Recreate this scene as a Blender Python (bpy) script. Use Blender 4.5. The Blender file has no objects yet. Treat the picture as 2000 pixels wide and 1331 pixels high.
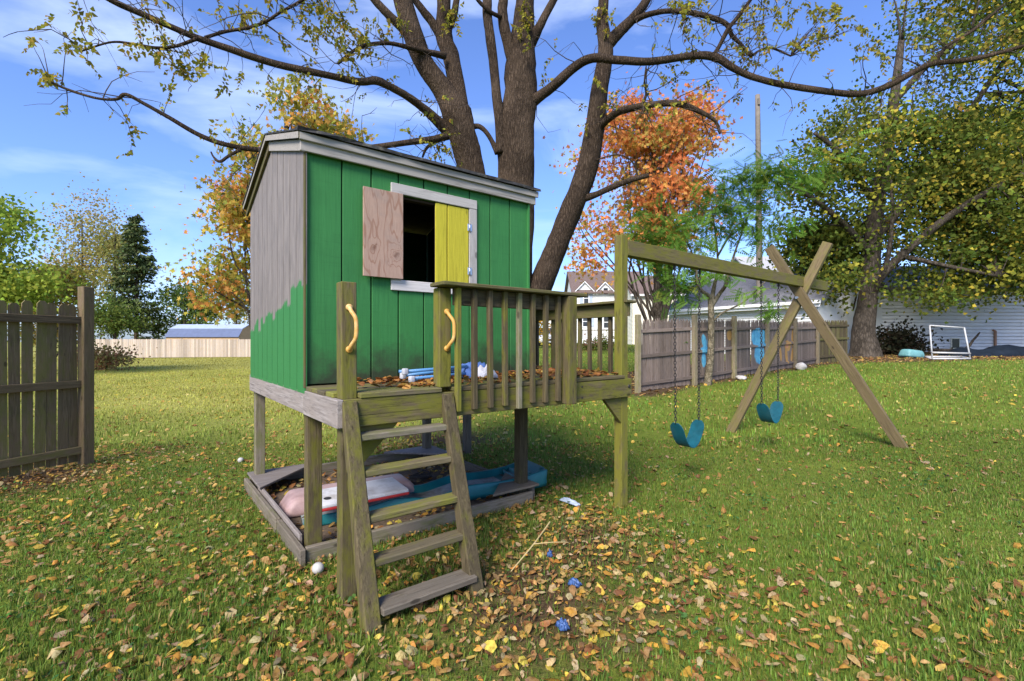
import bpy, bmesh, math, random
import numpy as np
from mathutils import Matrix, Vector, Euler

random.seed(7)
RS = np.random.RandomState(11)
scene = bpy.context.scene
COL = scene.collection
R = math.radians

# ------------------------------------------------------------------ camera
FPX, HOR = 930.0, 668.0            # focal length and horizon row in the 2000 px photograph
cam_d = bpy.data.cameras.new("camera")
cam_d.sensor_width = 36.0
cam_d.lens = FPX / 2000.0 * 36.0
cam_d.shift_y = (HOR - 665.5) / 2000.0
cam_d.clip_start = 0.05
cam_d.clip_end = 6000
cam = bpy.data.objects.new("camera", cam_d)
cam.location = (0, 0, 1.5)
cam.rotation_euler = (R(90), 0, 0)
COL.objects.link(cam)
scene.camera = cam

# ------------------------------------------------------------------ sky and sun
SUN_AZ = R(-158)       # measured from +Y towards +X : the sun stands behind the camera, to the left
SUN_EL = R(40)
world = bpy.data.worlds.new("World")
scene.world = world
world.use_nodes = True
wn = world.node_tree
wn.nodes.clear()
wo = wn.nodes.new('ShaderNodeOutputWorld')
wb = wn.nodes.new('ShaderNodeBackground')
sky = wn.nodes.new('ShaderNodeTexSky')
sky.sky_type = 'NISHITA'
sky.sun_disc = False
sky.sun_elevation = SUN_EL
sky.sun_rotation = SUN_AZ
sky.altitude = 200
sky.air_density = 1.0
sky.dust_density = 1.3
sky.ozone_density = 3.0
tc = wn.nodes.new('ShaderNodeTexCoord')
mp = wn.nodes.new('ShaderNodeMapping')
mp.inputs['Scale'].default_value = (1.0, 1.0, 3.6)
mp.inputs['Rotation'].default_value = (0.0, R(16), R(10))
nz = wn.nodes.new('ShaderNodeTexNoise')
nz.inputs['Scale'].default_value = 1.9
nz.inputs['Detail'].default_value = 7
nz.inputs['Roughness'].default_value = 0.55
nz.inputs['Distortion'].default_value = 0.5
rp = wn.nodes.new('ShaderNodeValToRGB')
rp.color_ramp.elements[0].position = 0.50
rp.color_ramp.elements[0].color = (0, 0, 0, 1)
rp.color_ramp.elements[1].position = 0.80
rp.color_ramp.elements[1].color = (0.5, 0.5, 0.5, 1)
mx = wn.nodes.new('ShaderNodeMix')
mx.data_type = 'RGBA'
mx.inputs['B'].default_value = (5.2, 5.9, 7.2, 1)
tint = wn.nodes.new('ShaderNodeMix')
tint.data_type = 'RGBA'
tint.blend_type = 'MULTIPLY'
tint.inputs['Factor'].default_value = 1.0
tint.inputs['B'].default_value = (0.66, 0.76, 1.06, 1)
wb.inputs['Strength'].default_value = 0.118
L_ = wn.links.new
L_(tc.outputs['Generated'], mp.inputs['Vector'])
L_(mp.outputs['Vector'], nz.inputs['Vector'])
L_(nz.outputs['Fac'], rp.inputs['Fac'])
L_(rp.outputs['Color'], mx.inputs['Factor'])
L_(sky.outputs['Color'], tint.inputs['A'])
L_(tint.outputs['Result'], mx.inputs['A'])
L_(mx.outputs['Result'], wb.inputs['Color'])
L_(wb.outputs['Background'], wo.inputs['Surface'])

sun_d = bpy.data.lights.new("sun", 'SUN')
sun_d.energy = 2.8
sun_d.angle = R(24)
sun_d.color = (1.0, 0.93, 0.82)
sun = bpy.data.objects.new("sun", sun_d)
sdir = Vector((math.sin(SUN_AZ) * math.cos(SUN_EL), math.cos(SUN_AZ) * math.cos(SUN_EL), math.sin(SUN_EL)))
sun.rotation_euler = sdir.to_track_quat('Z', 'Y').to_euler()
COL.objects.link(sun)

scene.view_settings.view_transform = 'Standard'
scene.view_settings.look = 'None'
scene.view_settings.gamma = 1.0
scene.view_settings.exposure = 1.25
scene.render.engine = 'CYCLES'
scene.cycles.max_bounces = 6
scene.cycles.transparent_max_bounces = 6

# ------------------------------------------------------------------ helpers
def terr(x, y):
    x = np.asarray(x, float); y = np.asarray(y, float)
    t = np.maximum(0.0, y + 0.6 * x - 7.6)
    q = np.clip((x / np.maximum(y, 1.0) + 0.30) / 0.35, 0, 1)
    q = q * q * (3 - 2 * q)
    return (1.2 * (1 - np.exp(-t / 20.0)) + 0.3 * (1 - np.exp(-np.maximum(0, y - 22) / 20))) * q

def tz(x, y):
    return float(terr(x, y))

def at(px, py, Y):
    return Vector(((px - 1000) / FPX * Y, Y, 1.5 - (py - HOR) / FPX * Y))

def gp(px, py):
    """where the sight line through a photo pixel meets the ground"""
    a, b = 1.0, 400.0
    Y = a
    while Y < b:
        p = at(px, py, Y)
        if p.z <= tz(p.x, p.y):
            break
        Y += 0.01 + Y * 0.002
    p = at(px, py, Y)
    return Vector((p.x, p.y, tz(p.x, p.y)))

WM = {}
def put(o, W=None, parent=None):
    COL.objects.link(o)
    W = W if W is not None else Matrix.Identity(4)
    WM[o.name] = W
    if parent is not None:
        o.parent = parent
        o.matrix_basis = WM[parent.name].inverted() @ W
    else:
        o.matrix_basis = W
    return o

def tag(o, label=None, cat=None, group=None, kind=None):
    if label: o['label'] = label
    if cat: o['category'] = cat
    if group: o['group'] = group
    if kind: o['kind'] = kind
    return o

def empty(name, loc, rz=0.0):
    o = bpy.data.objects.new(name, None)
    o.empty_display_size = 0.2
    return put(o, Matrix.Translation(loc) @ Matrix.Rotation(rz, 4, 'Z'))

def mesh_obj(name, verts, faces, mat, parent=None, W=None, smooth=False):
    me = bpy.data.meshes.new(name)
    me.from_pydata([tuple(v) for v in verts], [], faces)
    me.update()
    if smooth:
        me.polygons.foreach_set('use_smooth', [True] * len(me.polygons))
    if mat: me.materials.append(mat)
    o = bpy.data.objects.new(name, me)
    if W is None and parent is not None: W = WM[parent.name]
    return put(o, W, parent)

BOX = {}
def box_mesh(lx, ly, lz, mat, c=0.004, name='board'):
    key = (round(lx, 3), round(ly, 3), round(lz, 3), mat.name, c, name)
    if key in BOX: return BOX[key]
    bm = bmesh.new()
    bmesh.ops.create_cube(bm, size=1.0)
    bmesh.ops.scale(bm, vec=(lx, ly, lz), verts=bm.verts)
    if c > 0:
        bmesh.ops.bevel(bm, geom=bm.edges[:], offset=min(c, 0.3 * min(lx, ly, lz)), segments=1, affect='EDGES', profile=0.5)
    me = bpy.data.meshes.new(name)
    bm.to_mesh(me); bm.free()
    me.materials.append(mat)
    BOX[key] = me
    return me

def box(name, parent, x0, x1, y0, y1, z0, z1, mat, c=0.004, jit=0.0, axis=None):
    """axis aligned box in the parent's frame; its long side becomes local X so that the grain follows it"""
    d = [x1 - x0, y1 - y0, z1 - z0]
    ctr = Vector(((x0 + x1) / 2, (y0 + y1) / 2, (z0 + z1) / 2))
    ax = axis if axis is not None else max(range(3), key=lambda i: d[i])
    if ax == 0: M = Matrix.Identity(3); L = (d[0], d[1], d[2])
    elif ax == 1: M = Matrix(((0, -1, 0), (1, 0, 0), (0, 0, 1))); L = (d[1], d[0], d[2])
    else: M = Matrix(((0, 0, -1), (0, 1, 0), (1, 0, 0))); L = (d[2], d[1], d[0])
    o = bpy.data.objects.new(name, box_mesh(*L, mat, c, name))
    W = (WM[parent.name] if parent else Matrix.Identity(4)) @ Matrix.Translation(ctr)
    if jit: W = W @ Euler((random.gauss(0, jit), random.gauss(0, jit), random.gauss(0, jit))).to_matrix().to_4x4()
    return put(o, W @ M.to_4x4(), parent)

def bar(name, parent, p0, p1, w, h, mat, up=(0, 0, 1), c=0.004):
    """a straight timber from p0 to p1 (world), h along 'up', w across"""
    p0, p1 = Vector(p0), Vector(p1)
    X = (p1 - p0); ln = X.length; X.normalize()
    Y = Vector(up).cross(X); Y.normalize(); Z = X.cross(Y)
    M = Matrix((X, Y, Z)).transposed().to_4x4()
    o = bpy.data.objects.new(name, box_mesh(ln, w, h, mat, c, name))
    return put(o, Matrix.Translation((p0 + p1) / 2) @ M, parent)

def prism(name, parent, poly, w0, w1, mat, frame, c=0.0):
    """polygon (a,b) pairs extruded between w0 and w1; frame maps (a,b,w) to the parent's local xyz"""
    n = len(poly)
    vs = [frame(a, b, w0) for a, b in poly] + [frame(a, b, w1) for a, b in poly]
    fs = [list(range(n))[::-1], list(range(n, 2 * n))] + [[i, (i + 1) % n, n + (i + 1) % n, n + i] for i in range(n)]
    bm = bmesh.new()
    bv = [bm.verts.new(v) for v in vs]
    for f in fs: bm.faces.new([bv[i] for i in f])
    bmesh.ops.recalc_face_normals(bm, faces=bm.faces[:])
    if c: bmesh.ops.bevel(bm, geom=bm.edges[:], offset=c, segments=1, affect='EDGES', profile=0.5)
    me = bpy.data.meshes.new(name); bm.to_mesh(me); bm.free()
    me.materials.append(mat)
    o = bpy.data.objects.new(name, me)
    return put(o, WM[parent.name] if parent else None, parent)

def tube_arrays(pts, rad, sides=10, sub=4, rough=0.0, seed=0):
    pts = [np.array(p, float) for p in pts]
    rad = list(rad)
    if sub > 1 and len(pts) > 2:       # catmull-rom
        P, Q = [], []
        for i in range(len(pts) - 1):
            p0 = pts[max(i - 1, 0)]; p1 = pts[i]; p2 = pts[i + 1]; p3 = pts[min(i + 2, len(pts) - 1)]
            for k in range(sub):
                t = k / sub
                P.append(0.5 * ((2 * p1) + (-p0 + p2) * t + (2 * p0 - 5 * p1 + 4 * p2 - p3) * t * t + (-p0 + 3 * p1 - 3 * p2 + p3) * t ** 3))
                Q.append(rad[i] * (1 - t) + rad[i + 1] * t)
        P.append(pts[-1]); Q.append(rad[-1])
    else:
        P, Q = pts, rad
    P = np.array(P); Q = np.array(Q)
    n = len(P)
    T = np.gradient(P, axis=0); T /= np.linalg.norm(T, axis=1)[:, None] + 1e-9
    rs = np.random.RandomState(seed)
    a = np.array([0.3, 0.9, 0.2]) if abs(T[0][1]) < 0.8 else np.array([1.0, 0, 0])
    N = a - T[0] * a.dot(T[0]); N /= np.linalg.norm(N)
    vs = []
    ang = np.arange(sides) / sides * 2 * math.pi
    lump = rs.normal(0, 1, sides)
    for i in range(n):
        N = N - T[i] * N.dot(T[i]); N /= np.linalg.norm(N) + 1e-9
        B = np.cross(T[i], N)
        lump = 0.8 * lump + 0.6 * rs.normal(0, 1, sides)
        r = Q[i] * (1 + rough * lump)
        vs.append(P[i] + (np.cos(ang) * r)[:, None] * N + (np.sin(ang) * r)[:, None] * B)
    V = np.concatenate(vs)
    F = []
    for i in range(n - 1):
        for s in range(sides):
            s2 = (s + 1) % sides
            F.append((i * sides + s, i * sides + s2, (i + 1) * sides + s2, (i + 1) * sides + s))
    F.append(tuple(range(sides))[::-1]); F.append(tuple((n - 1) * sides + s for s in range(sides)))
    return V, F, P, Q

class MB:
    """collects several shapes that belong to ONE thing or part"""
    def __init__(s): s.v = []; s.f = []
    def add(s, V, F):
        o = len(s.v); s.v += [tuple(p) for p in V]; s.f += [tuple(i + o for i in f) for f in F]
    def tube(s, pts, rad, sides=8, sub=3, rough=0.0, seed=0):
        V, F, P, Q = tube_arrays(pts, rad, sides, sub, rough, seed); s.add(V, F); return P, Q
    def box(s, x0, x1, y0, y1, z0, z1):
        V = [(x, y, z) for x in (x0, x1) for y in (y0, y1) for z in (z0, z1)]
        s.add(V, [(0, 1, 3, 2), (4, 6, 7, 5), (0, 4, 5, 1), (2, 3, 7, 6), (0, 2, 6, 4), (1, 5, 7, 3)])
    def build(s, name, mat, parent=None, W=None, smooth=False):
        return mesh_obj(name, s.v, s.f, mat, parent, W, smooth)

def scatter_mesh(name, T, F, M, Lc, C, mat, parent=None, W=None, smooth=False):
    """N copies of a little template as ONE mesh. T (k,3), F (m,j), M (N,3,3), Lc (N,3), C (N,3) colours"""
    T = np.asarray(T, np.float64); F = np.asarray(F, np.int32)
    N = len(Lc); k = len(T); m, j = F.shape
    V = (np.einsum('nij,kj->nki', M, T) + Lc[:, None, :]).reshape(-1, 3)
    idx = (F[None] + (np.arange(N) * k)[:, None, None]).reshape(-1)
    me = bpy.data.meshes.new(name)
    me.vertices.add(N * k)
    me.vertices.foreach_set('co', V.astype(np.float32).ravel())
    me.loops.add(len(idx)); me.loops.foreach_set('vertex_index', idx.astype(np.int32))
    me.polygons.add(N * m)
    me.polygons.foreach_set('loop_start', (np.arange(N * m) * j).astype(np.int32))
    me.update(calc_edges=True)
    if smooth: me.polygons.foreach_set('use_smooth', np.ones(N * m, bool))
    at_ = me.attributes.new('Col', 'FLOAT_COLOR', 'POINT')
    c4 = np.ones((N * k, 4), np.float32); c4[:, :3] = np.repeat(C, k, axis=0)
    at_.data.foreach_set('color', c4.ravel())
    me.materials.append(mat)
    o = bpy.data.objects.new(name, me)
    if W is None and parent is not None: W = None
    return put(o, W, parent)

def rand_rot(n, rs, tilt=None):
    """random rotation matrices; tilt = std of lean from flat (None: any way)"""
    yaw = rs.uniform(0, 2 * math.pi, n)
    if tilt is None:
        a = rs.uniform(-math.pi, math.pi, n); b = np.arcsin(rs.uniform(-1, 1, n))
    else:
        a = rs.normal(0, tilt, n); b = rs.normal(0, tilt, n)
    cz, sz = np.cos(yaw), np.sin(yaw); cx, sx = np.cos(a), np.sin(a); cy, sy = np.cos(b), np.sin(b)
    Z = np.zeros((n, 3, 3)); X = np.zeros((n, 3, 3)); Y = np.zeros((n, 3, 3))
    Z[:, 0, 0] = cz; Z[:, 0, 1] = -sz; Z[:, 1, 0] = sz; Z[:, 1, 1] = cz; Z[:, 2, 2] = 1
    X[:, 0, 0] = 1; X[:, 1, 1] = cx; X[:, 1, 2] = -sx; X[:, 2, 1] = sx; X[:, 2, 2] = cx
    Y[:, 1, 1] = 1; Y[:, 0, 0] = cy; Y[:, 0, 2] = sy; Y[:, 2, 0] = -sy; Y[:, 2, 2] = cy
    return Z @ X @ Y

def palette(n, cols, rs, var=0.15, w=None):
    cols = np.array(cols, float)
    i = rs.choice(len(cols), n, p=None if w is None else np.array(w) / sum(w))
    c = cols[i] * (1 + rs.normal(0, var, (n, 1))) * (1 + rs.normal(0, var * 0.35, (n, 3)))
    return np.clip(c, 0.004, 0.9)

# value noise in numpy, for patchiness
def vnoise(x, y, seed=0, s=1.0):
    rs = np.random.RandomState(seed); G = rs.rand(64, 64)
    x = np.asarray(x) * s; y = np.asarray(y) * s
    xi = np.floor(x).astype(int); yi = np.floor(y).astype(int); fx = x - xi; fy = y - yi
    fx = fx * fx * (3 - 2 * fx); fy = fy * fy * (3 - 2 * fy)
    g = lambda a, b: G[a % 64, b % 64]
    return (g(xi, yi) * (1 - fx) + g(xi + 1, yi) * fx) * (1 - fy) + (g(xi, yi + 1) * (1 - fx) + g(xi + 1, yi + 1) * fx) * fy

# ------------------------------------------------------------------ materials
def new_mat(name):
    m = bpy.data.materials.new(name); m.use_nodes = True
    nt = m.node_tree
    b = nt.nodes['Principled BSDF']
    return m, nt, b

def N_(nt, typ, **kw):
    n = nt.nodes.new(typ)
    for k, v in kw.items():
        if k in n.inputs: n.inputs[k].default_value = v
        else: setattr(n, k, v)
    return n

def ramp(nt, fac, stops):
    r = nt.nodes.new('ShaderNodeValToRGB')
    e = r.color_ramp.elements
    while len(e) < len(stops): e.new(0.5)
    for i, (p, c) in enumerate(stops):
        e[i].position = p
        e[i].color = (c, c, c, 1) if isinstance(c, (int, float)) else (*c, 1)
    nt.links.new(fac, r.inputs['Fac'])
    return r.outputs['Color']

def mix(nt, fac, a, b, blend='MIX'):
    n = nt.nodes.new('ShaderNodeMix'); n.data_type = 'RGBA'; n.blend_type = blend
    for key, val in (('Factor', fac), ('A', a), ('B', b)):
        if hasattr(val, 'is_output'): nt.links.new(val, n.inputs[key])
        elif key == 'Factor': n.inputs[key].default_value = val
        else: n.inputs[key].default_value = (*val, 1)
    return n.outputs['Result']

def math_(nt, op, a, b=None):
    n = nt.nodes.new('ShaderNodeMath'); n.operation = op
    for i, v in enumerate((a, b)):
        if v is None: continue
        if hasattr(v, 'is_output'): nt.links.new(v, n.inputs[i])
        else: n.inputs[i].default_value = v
    return n.outputs[0]

def noise(nt, vec, scale, detail=4, rough=0.55, dist=0.0):
    n = N_(nt, 'ShaderNodeTexNoise', Scale=scale, Detail=detail, Roughness=rough, Distortion=dist)
    if vec is not None: nt.links.new(vec, n.inputs['Vector'])
    return n.outputs['Fac']

def obj_vec(nt, scale=(1, 1, 1), rnd=True):
    t = nt.nodes.new('ShaderNodeTexCoord'); m = nt.nodes.new('ShaderNodeMapping')
    m.inputs['Scale'].default_value = scale
    v = t.outputs['Object']
    if rnd:
        i = nt.nodes.new('ShaderNodeObjectInfo')
        a = nt.nodes.new('ShaderNodeVectorMath'); a.operation = 'SCALE'
        cmb = nt.nodes.new('ShaderNodeCombineXYZ')
        k = math_(nt, 'MULTIPLY', i.outputs['Random'], 37.0)
        for s in range(3): nt.links.new(k, cmb.inputs[s])
        ad = nt.nodes.new('ShaderNodeVectorMath'); ad.operation = 'ADD'
        nt.links.new(v, ad.inputs[0]); nt.links.new(cmb.outputs[0], ad.inputs[1])
        v = ad.outputs[0]
    nt.links.new(v, m.inputs['Vector'])
    return m.outputs['Vector']

def bump(nt, b, h, strength=0.3, dist=0.01):
    n = nt.nodes.new('ShaderNodeBump'); n.inputs['Strength'].default_value = strength; n.inputs['Distance'].default_value = dist
    nt.links.new(h, n.inputs['Height']); nt.links.new(n.outputs['Normal'], b.inputs['Normal'])

def wood(name, c0, c1, c2=None, moss=None, moss_amt=0.5, rough=0.85, grain=1.0, bstr=0.35, stain=0.45):
    """c0 dark grain, c1 light grain, c2 a second board tone; moss a growth colour with patches of its own"""
    m, nt, b = new_mat(name)
    v = obj_vec(nt, (0.9 * grain, 16 * grain, 16 * grain))
    g = noise(nt, v, 5.0, 6, 0.65, 0.6)
    col = ramp(nt, g, [(0.30, c0), (0.62, c1)])
    v2 = obj_vec(nt, (1.2, 5, 5))
    st = noise(nt, v2, 2.2, 5, 0.6)
    if c2: col = mix(nt, ramp(nt, st, [(0.42, 0.0), (0.62, 1.0)]), col, c2)
    if moss:
        v3 = obj_vec(nt, (2.0, 6, 6))
        ms = noise(nt, v3, 2.6, 7, 0.68)
        lo = 0.62 - 0.35 * moss_amt
        o2 = nt.nodes.new('ShaderNodeObjectInfo')
        ms = math_(nt, 'ADD', ms, math_(nt, 'MULTIPLY', math_(nt, 'SUBTRACT', o2.outputs['Random'], 0.5), 0.26))
        col = mix(nt, ramp(nt, ms, [(lo, 0.0), (lo + 0.2, 0.85)]), col, moss)
    dk = noise(nt, obj_vec(nt, (1.5, 9, 9)), 3.3, 6, 0.7)
    col = mix(nt, ramp(nt, dk, [(0.56, 0.0), (0.74, stain)]), col, tuple(x * 0.35 for x in c0))
    # dark checks along the grain
    ck = noise(nt, obj_vec(nt, (0.5, 42, 42)), 3.0, 3, 0.6, 0.4)
    col = mix(nt, ramp(nt, ck, [(0.64, 0.0), (0.72, 0.6)]), col, tuple(x * 0.25 for x in c0))
    # knots
    vo = N_(nt, 'ShaderNodeTexVoronoi', Scale=2.3); nt.links.new(obj_vec(nt, (1.0, 2.4, 2.4)), vo.inputs['Vector'])
    col = mix(nt, ramp(nt, vo.outputs['Distance'], [(0.05, 0.75), (0.085, 0.0)]), col, tuple(x * 0.4 for x in c0))
    oi = nt.nodes.new('ShaderNodeObjectInfo')
    mr = N_(nt, 'ShaderNodeMapRange'); mr.inputs['To Min'].default_value = 0.66; mr.inputs['To Max'].default_value = 1.2
    nt.links.new(oi.outputs['Random'], mr.inputs['Value'])
    hs = N_(nt, 'ShaderNodeHueSaturation'); nt.links.new(mr.outputs[0], hs.inputs['Value']); nt.links.new(col, hs.inputs['Color'])
    nt.links.new(hs.outputs['Color'], b.inputs['Base Color'])
    b.inputs['Roughness'].default_value = rough
    b.inputs['Specular IOR Level'].default_value = 0.25
    bump(nt, b, math_(nt, 'SUBTRACT', g, ramp(nt, ck, [(0.62, 0.0), (0.72, 1.0)])), bstr, 0.006)
    return m

def plain(name, col, rough=0.6, var=0.12, scale=6, spec=0.3, metal=0.0, bstr=0.08, dirt=None, dirt_amt=0.5):
    m, nt, b = new_mat(name)
    v = obj_vec(nt)
    n1 = noise(nt, v, scale, 6, 0.6)
    c = mix(nt, ramp(nt, n1, [(0.3, 0.0), (0.7, 1.0)]), tuple(x * (1 - var) for x in col), tuple(min(1, x * (1 + var)) for x in col))
    if dirt:
        d = noise(nt, v, scale * 0.45, 7, 0.7)
        c = mix(nt, ramp(nt, d, [(0.60 - 0.2 * dirt_amt, 0.0), (0.74 - 0.1 * dirt_amt, 0.8)]), c, dirt)
    nt.links.new(c, b.inputs['Base Color'])
    b.inputs['Roughness'].default_value = rough
    b.inputs['Metallic'].default_value = metal
    b.inputs['Specular IOR Level'].default_value = spec
    if bstr: bump(nt, b, noise(nt, v, scale * 6, 4), bstr, 0.004)
    return m

def leaf_mat(name, trans=0.45, rough=0.55, spec=0.25, mottle=False):
    m, nt, b = new_mat(name)
    a = N_(nt, 'ShaderNodeAttribute', attribute_name='Col')
    v = nt.nodes.new('ShaderNodeTexCoord')
    n1 = noise(nt, v.outputs['Object'], 9, 3)
    c = a.outputs['Color']
    if mottle:
        n2 = noise(nt, v.outputs['Object'], 55, 4, 0.7)
        c = mix(nt, ramp(nt, n2, [(0.42, 0.0), (0.66, 0.75)]), c, (0.42, 0.33, 0.26), 'MULTIPLY')
        n3 = noise(nt, v.outputs['Object'], 22, 3, 0.6)
        c = mix(nt, ramp(nt, n3, [(0.55, 0.0), (0.72, 0.45)]), c, (0.34, 0.25, 0.15))
        bump(nt, b, n2, 0.5, 0.004)
    nt.links.new(c, b.inputs['Base Color'])
    b.inputs['Roughness'].default_value = rough
    b.inputs['Specular IOR Level'].default_value = spec
    t = nt.nodes.new('ShaderNodeBsdfTranslucent'); nt.links.new(c, t.inputs['Color'])
    ms = nt.nodes.new('ShaderNodeMixShader'); ms.inputs[0].default_value = trans
    nt.links.new(b.outputs[0], ms.inputs[1]); nt.links.new(t.outputs[0], ms.inputs[2])
    nt.links.new(ms.outputs[0], nt.nodes['Material Output'].inputs['Surface'])
    return m

def bark(name, c0, c1, vs=2.2, us=13):
    m, nt, b = new_mat(name)
    t = nt.nodes.new('ShaderNodeTexCoord')
    mp_ = nt.nodes.new('ShaderNodeMapping'); mp_.inputs['Scale'].default_value = (us, us, vs)
    nt.links.new(t.outputs['Object'], mp_.inputs['Vector'])
    vo = N_(nt, 'ShaderNodeTexVoronoi', Scale=1.0); vo.feature = 'DISTANCE_TO_EDGE'
    dn = N_(nt, 'ShaderNodeTexNoise', Scale=3.0, Detail=4)
    nt.links.new(mp_.outputs[0], dn.inputs['Vector'])
    ad = nt.nodes.new('ShaderNodeVectorMath'); ad.operation = 'ADD'
    nt.links.new(mp_.outputs[0], ad.inputs[0]); nt.links.new(dn.outputs['Color'], ad.inputs[1])
    nt.links.new(ad.outputs[0], vo.inputs['Vector'])
    fine = noise(nt, mp_.outputs[0], 3.0, 6, 0.7)
    big = noise(nt, t.outputs['Object'], 1.3, 4)
    col = ramp(nt, vo.outputs['Distance'], [(0.0, tuple(x * 0.35 for x in c0)), (0.28, c1)])
    col = mix(nt, ramp(nt, fine, [(0.35, 0.0), (0.7, 0.7)]), col, c0)
    col = mix(nt, ramp(nt, big, [(0.45, 0.0), (0.7, 0.45)]), col, tuple(x * 1.5 for x in c1))
    nt.links.new(col, b.inputs['Base Color'])
    b.inputs['Roughness'].default_value = 0.95
    b.inputs['Specular IOR Level'].default_value = 0.1
    h = math_(nt, 'ADD', ramp(nt, vo.outputs['Distance'], [(0.0, 0.0), (0.35, 1.0)]), math_(nt, 'MULTIPLY', fine, 0.5))
    bump(nt, b, h, 0.9, 0.03)
    return m

M = {}
M['post'] = wood('mossy_post_wood', (0.045, 0.033, 0.016), (0.150, 0.116, 0.060), (0.085, 0.066, 0.034), moss=(0.130, 0.126, 0.014), moss_amt=0.52, bstr=0.5, stain=0.8)
M['deck'] = wood('mossy_deck_wood', (0.075, 0.055, 0.03), (0.18, 0.145, 0.08), (0.13, 0.11, 0.065), moss=(0.15, 0.15, 0.02), moss_amt=0.55, stain=0.7)
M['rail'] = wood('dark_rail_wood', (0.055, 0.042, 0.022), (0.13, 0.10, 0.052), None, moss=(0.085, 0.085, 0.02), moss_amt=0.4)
M['grey'] = wood('grey_weathered_wood', (0.10, 0.08, 0.07), (0.29, 0.255, 0.23), (0.22, 0.185, 0.16), None, grain=0.8, stain=0.5)
M['swing'] = wood('swing_beam_wood', (0.10, 0.08, 0.03), (0.24, 0.20, 0.075), (0.18, 0.14, 0.07), moss=(0.20, 0.19, 0.02), moss_amt=0.95, stain=0.6)
M['leg'] = wood('swing_leg_wood', (0.095, 0.066, 0.032), (0.215, 0.16, 0.08), (0.165, 0.12, 0.06), moss=(0.165, 0.145, 0.04), moss_amt=0.4, stain=0.6)
M['fence'] = wood('brown_fence_wood', (0.095, 0.068, 0.052), (0.225, 0.172, 0.138), (0.18, 0.14, 0.118), None)
M['fence_post'] = wood('pale_fence_post', (0.13, 0.10, 0.06), (0.28, 0.23, 0.145), (0.22, 0.18, 0.12), moss=(0.17, 0.16, 0.06), moss_amt=0.3)
M['fence_dark'] = wood('dark_fence_wood', (0.075, 0.050, 0.025), (0.225, 0.16, 0.088), (0.165, 0.118, 0.062), moss=(0.14, 0.125, 0.035), moss_amt=0.4)
M['fence_tan'] = wood('tan_fence_wood', (0.36, 0.27, 0.18), (0.58, 0.47, 0.36), (0.48, 0.40, 0.33), None, stain=0.2)
M['timber'] = wood('sandbox_timber', (0.085, 0.065, 0.045), (0.215, 0.18, 0.135), (0.165, 0.14, 0.105), moss=(0.12, 0.12, 0.045), moss_amt=0.35, stain=0.6)
M['shed_tan'] = plain('tan_shed_wall', (0.46, 0.30, 0.16), 0.8)
M['white_trim'] = wood('worn_white_trim', (0.36, 0.33, 0.30), (0.60, 0.56, 0.52), (0.52, 0.485, 0.45), None, stain=0.45, grain=0.7, bstr=0.2)
M['fascia'] = wood('greyed_trim', (0.22, 0.195, 0.17), (0.41, 0.375, 0.33), (0.35, 0.315, 0.275), None, stain=0.5, grain=0.7, bstr=0.25)
M['yellow'] = wood('yellow_paint', (0.36, 0.31, 0.025), (0.47, 0.41, 0.034), None, None, stain=0.2, bstr=0.4)
M['shingle'] = plain('dark_shingle', (0.035, 0.034, 0.034), 0.95, 0.4, 30, dirt=(0.16, 0.15, 0.11), dirt_amt=0.3)
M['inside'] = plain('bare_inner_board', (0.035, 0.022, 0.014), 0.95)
M['handle'] = plain('yellow_plastic_handle', (0.50, 0.27, 0.06), 0.45, 0.1, 12, dirt=(0.72, 0.5, 0.25), dirt_amt=0.4)
M['teal'] = plain('teal_plastic', (0.008, 0.125, 0.13), 0.42, 0.25, 5, spec=0.45, dirt=(0.03, 0.14, 0.15), dirt_amt=0.4)
M['seat'] = plain('navy_teal_rubber', (0.006, 0.075, 0.10), 0.5, 0.3, 9, spec=0.35, dirt=(0.03, 0.10, 0.12), dirt_amt=0.4)
M['teal_bed'] = plain('scuffed_pale_plastic', (0.30, 0.33, 0.33), 0.6, 0.25, 8, dirt=(0.10, 0.08, 0.05), dirt_amt=0.7)
M['pink'] = plain('faded_pink_plastic', (0.36, 0.245, 0.23), 0.55, 0.15, 6, dirt=(0.17, 0.10, 0.09), dirt_amt=0.65)
M['white_pl'] = plain('white_plastic', (0.52, 0.52, 0.54), 0.5, 0.1, 7, dirt=(0.24, 0.21, 0.18), dirt_amt=0.6)
M['red_pl'] = plain('red_plastic', (0.36, 0.03, 0.03), 0.45)
M['blue_tube'] = plain('blue_painted_tube', (0.09, 0.24, 0.46), 0.35, 0.1, 10, spec=0.5)
M['blue_cloth'] = plain('blue_cloth', (0.06, 0.12, 0.32), 0.85)
M['white_cloth'] = plain('white_cloth', (0.62, 0.60, 0.62), 0.85, dirt=(0.4, 0.33, 0.3))
M['blue_pl'] = plain('blue_plastic', (0.05, 0.10, 0.24), 0.4, 0.2, 10)
M['steel'] = plain('zinc_hinge', (0.55, 0.57, 0.60), 0.35, 0.1, 20, metal=0.9)
M['chain'] = plain('dark_chain', (0.045, 0.04, 0.038), 0.55, 0.3, 20, metal=0.5)
M['stone'] = plain('pale_stone', (0.42, 0.40, 0.37), 0.9, 0.2, 8, bstr=0.4)
M['ball'] = plain('white_ball', (0.42, 0.40, 0.37), 0.6, 0.1, 20, dirt=(0.25, 0.22, 0.18), dirt_amt=0.3)
M['white_siding'] = plain('white_siding', (0.66, 0.66, 0.63), 0.6, 0.04, 2, bstr=0.03)
M['grey_siding'] = plain('pale_grey_siding', (0.62, 0.62, 0.61), 0.6, 0.06, 2, bstr=0.03)
M['cream_siding'] = plain('cream_siding', (0.74, 0.70, 0.56), 0.6, 0.03, 2, bstr=0.03)
M['white_paint'] = plain('white_paint', (0.75, 0.75, 0.74), 0.5, 0.04)
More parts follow.
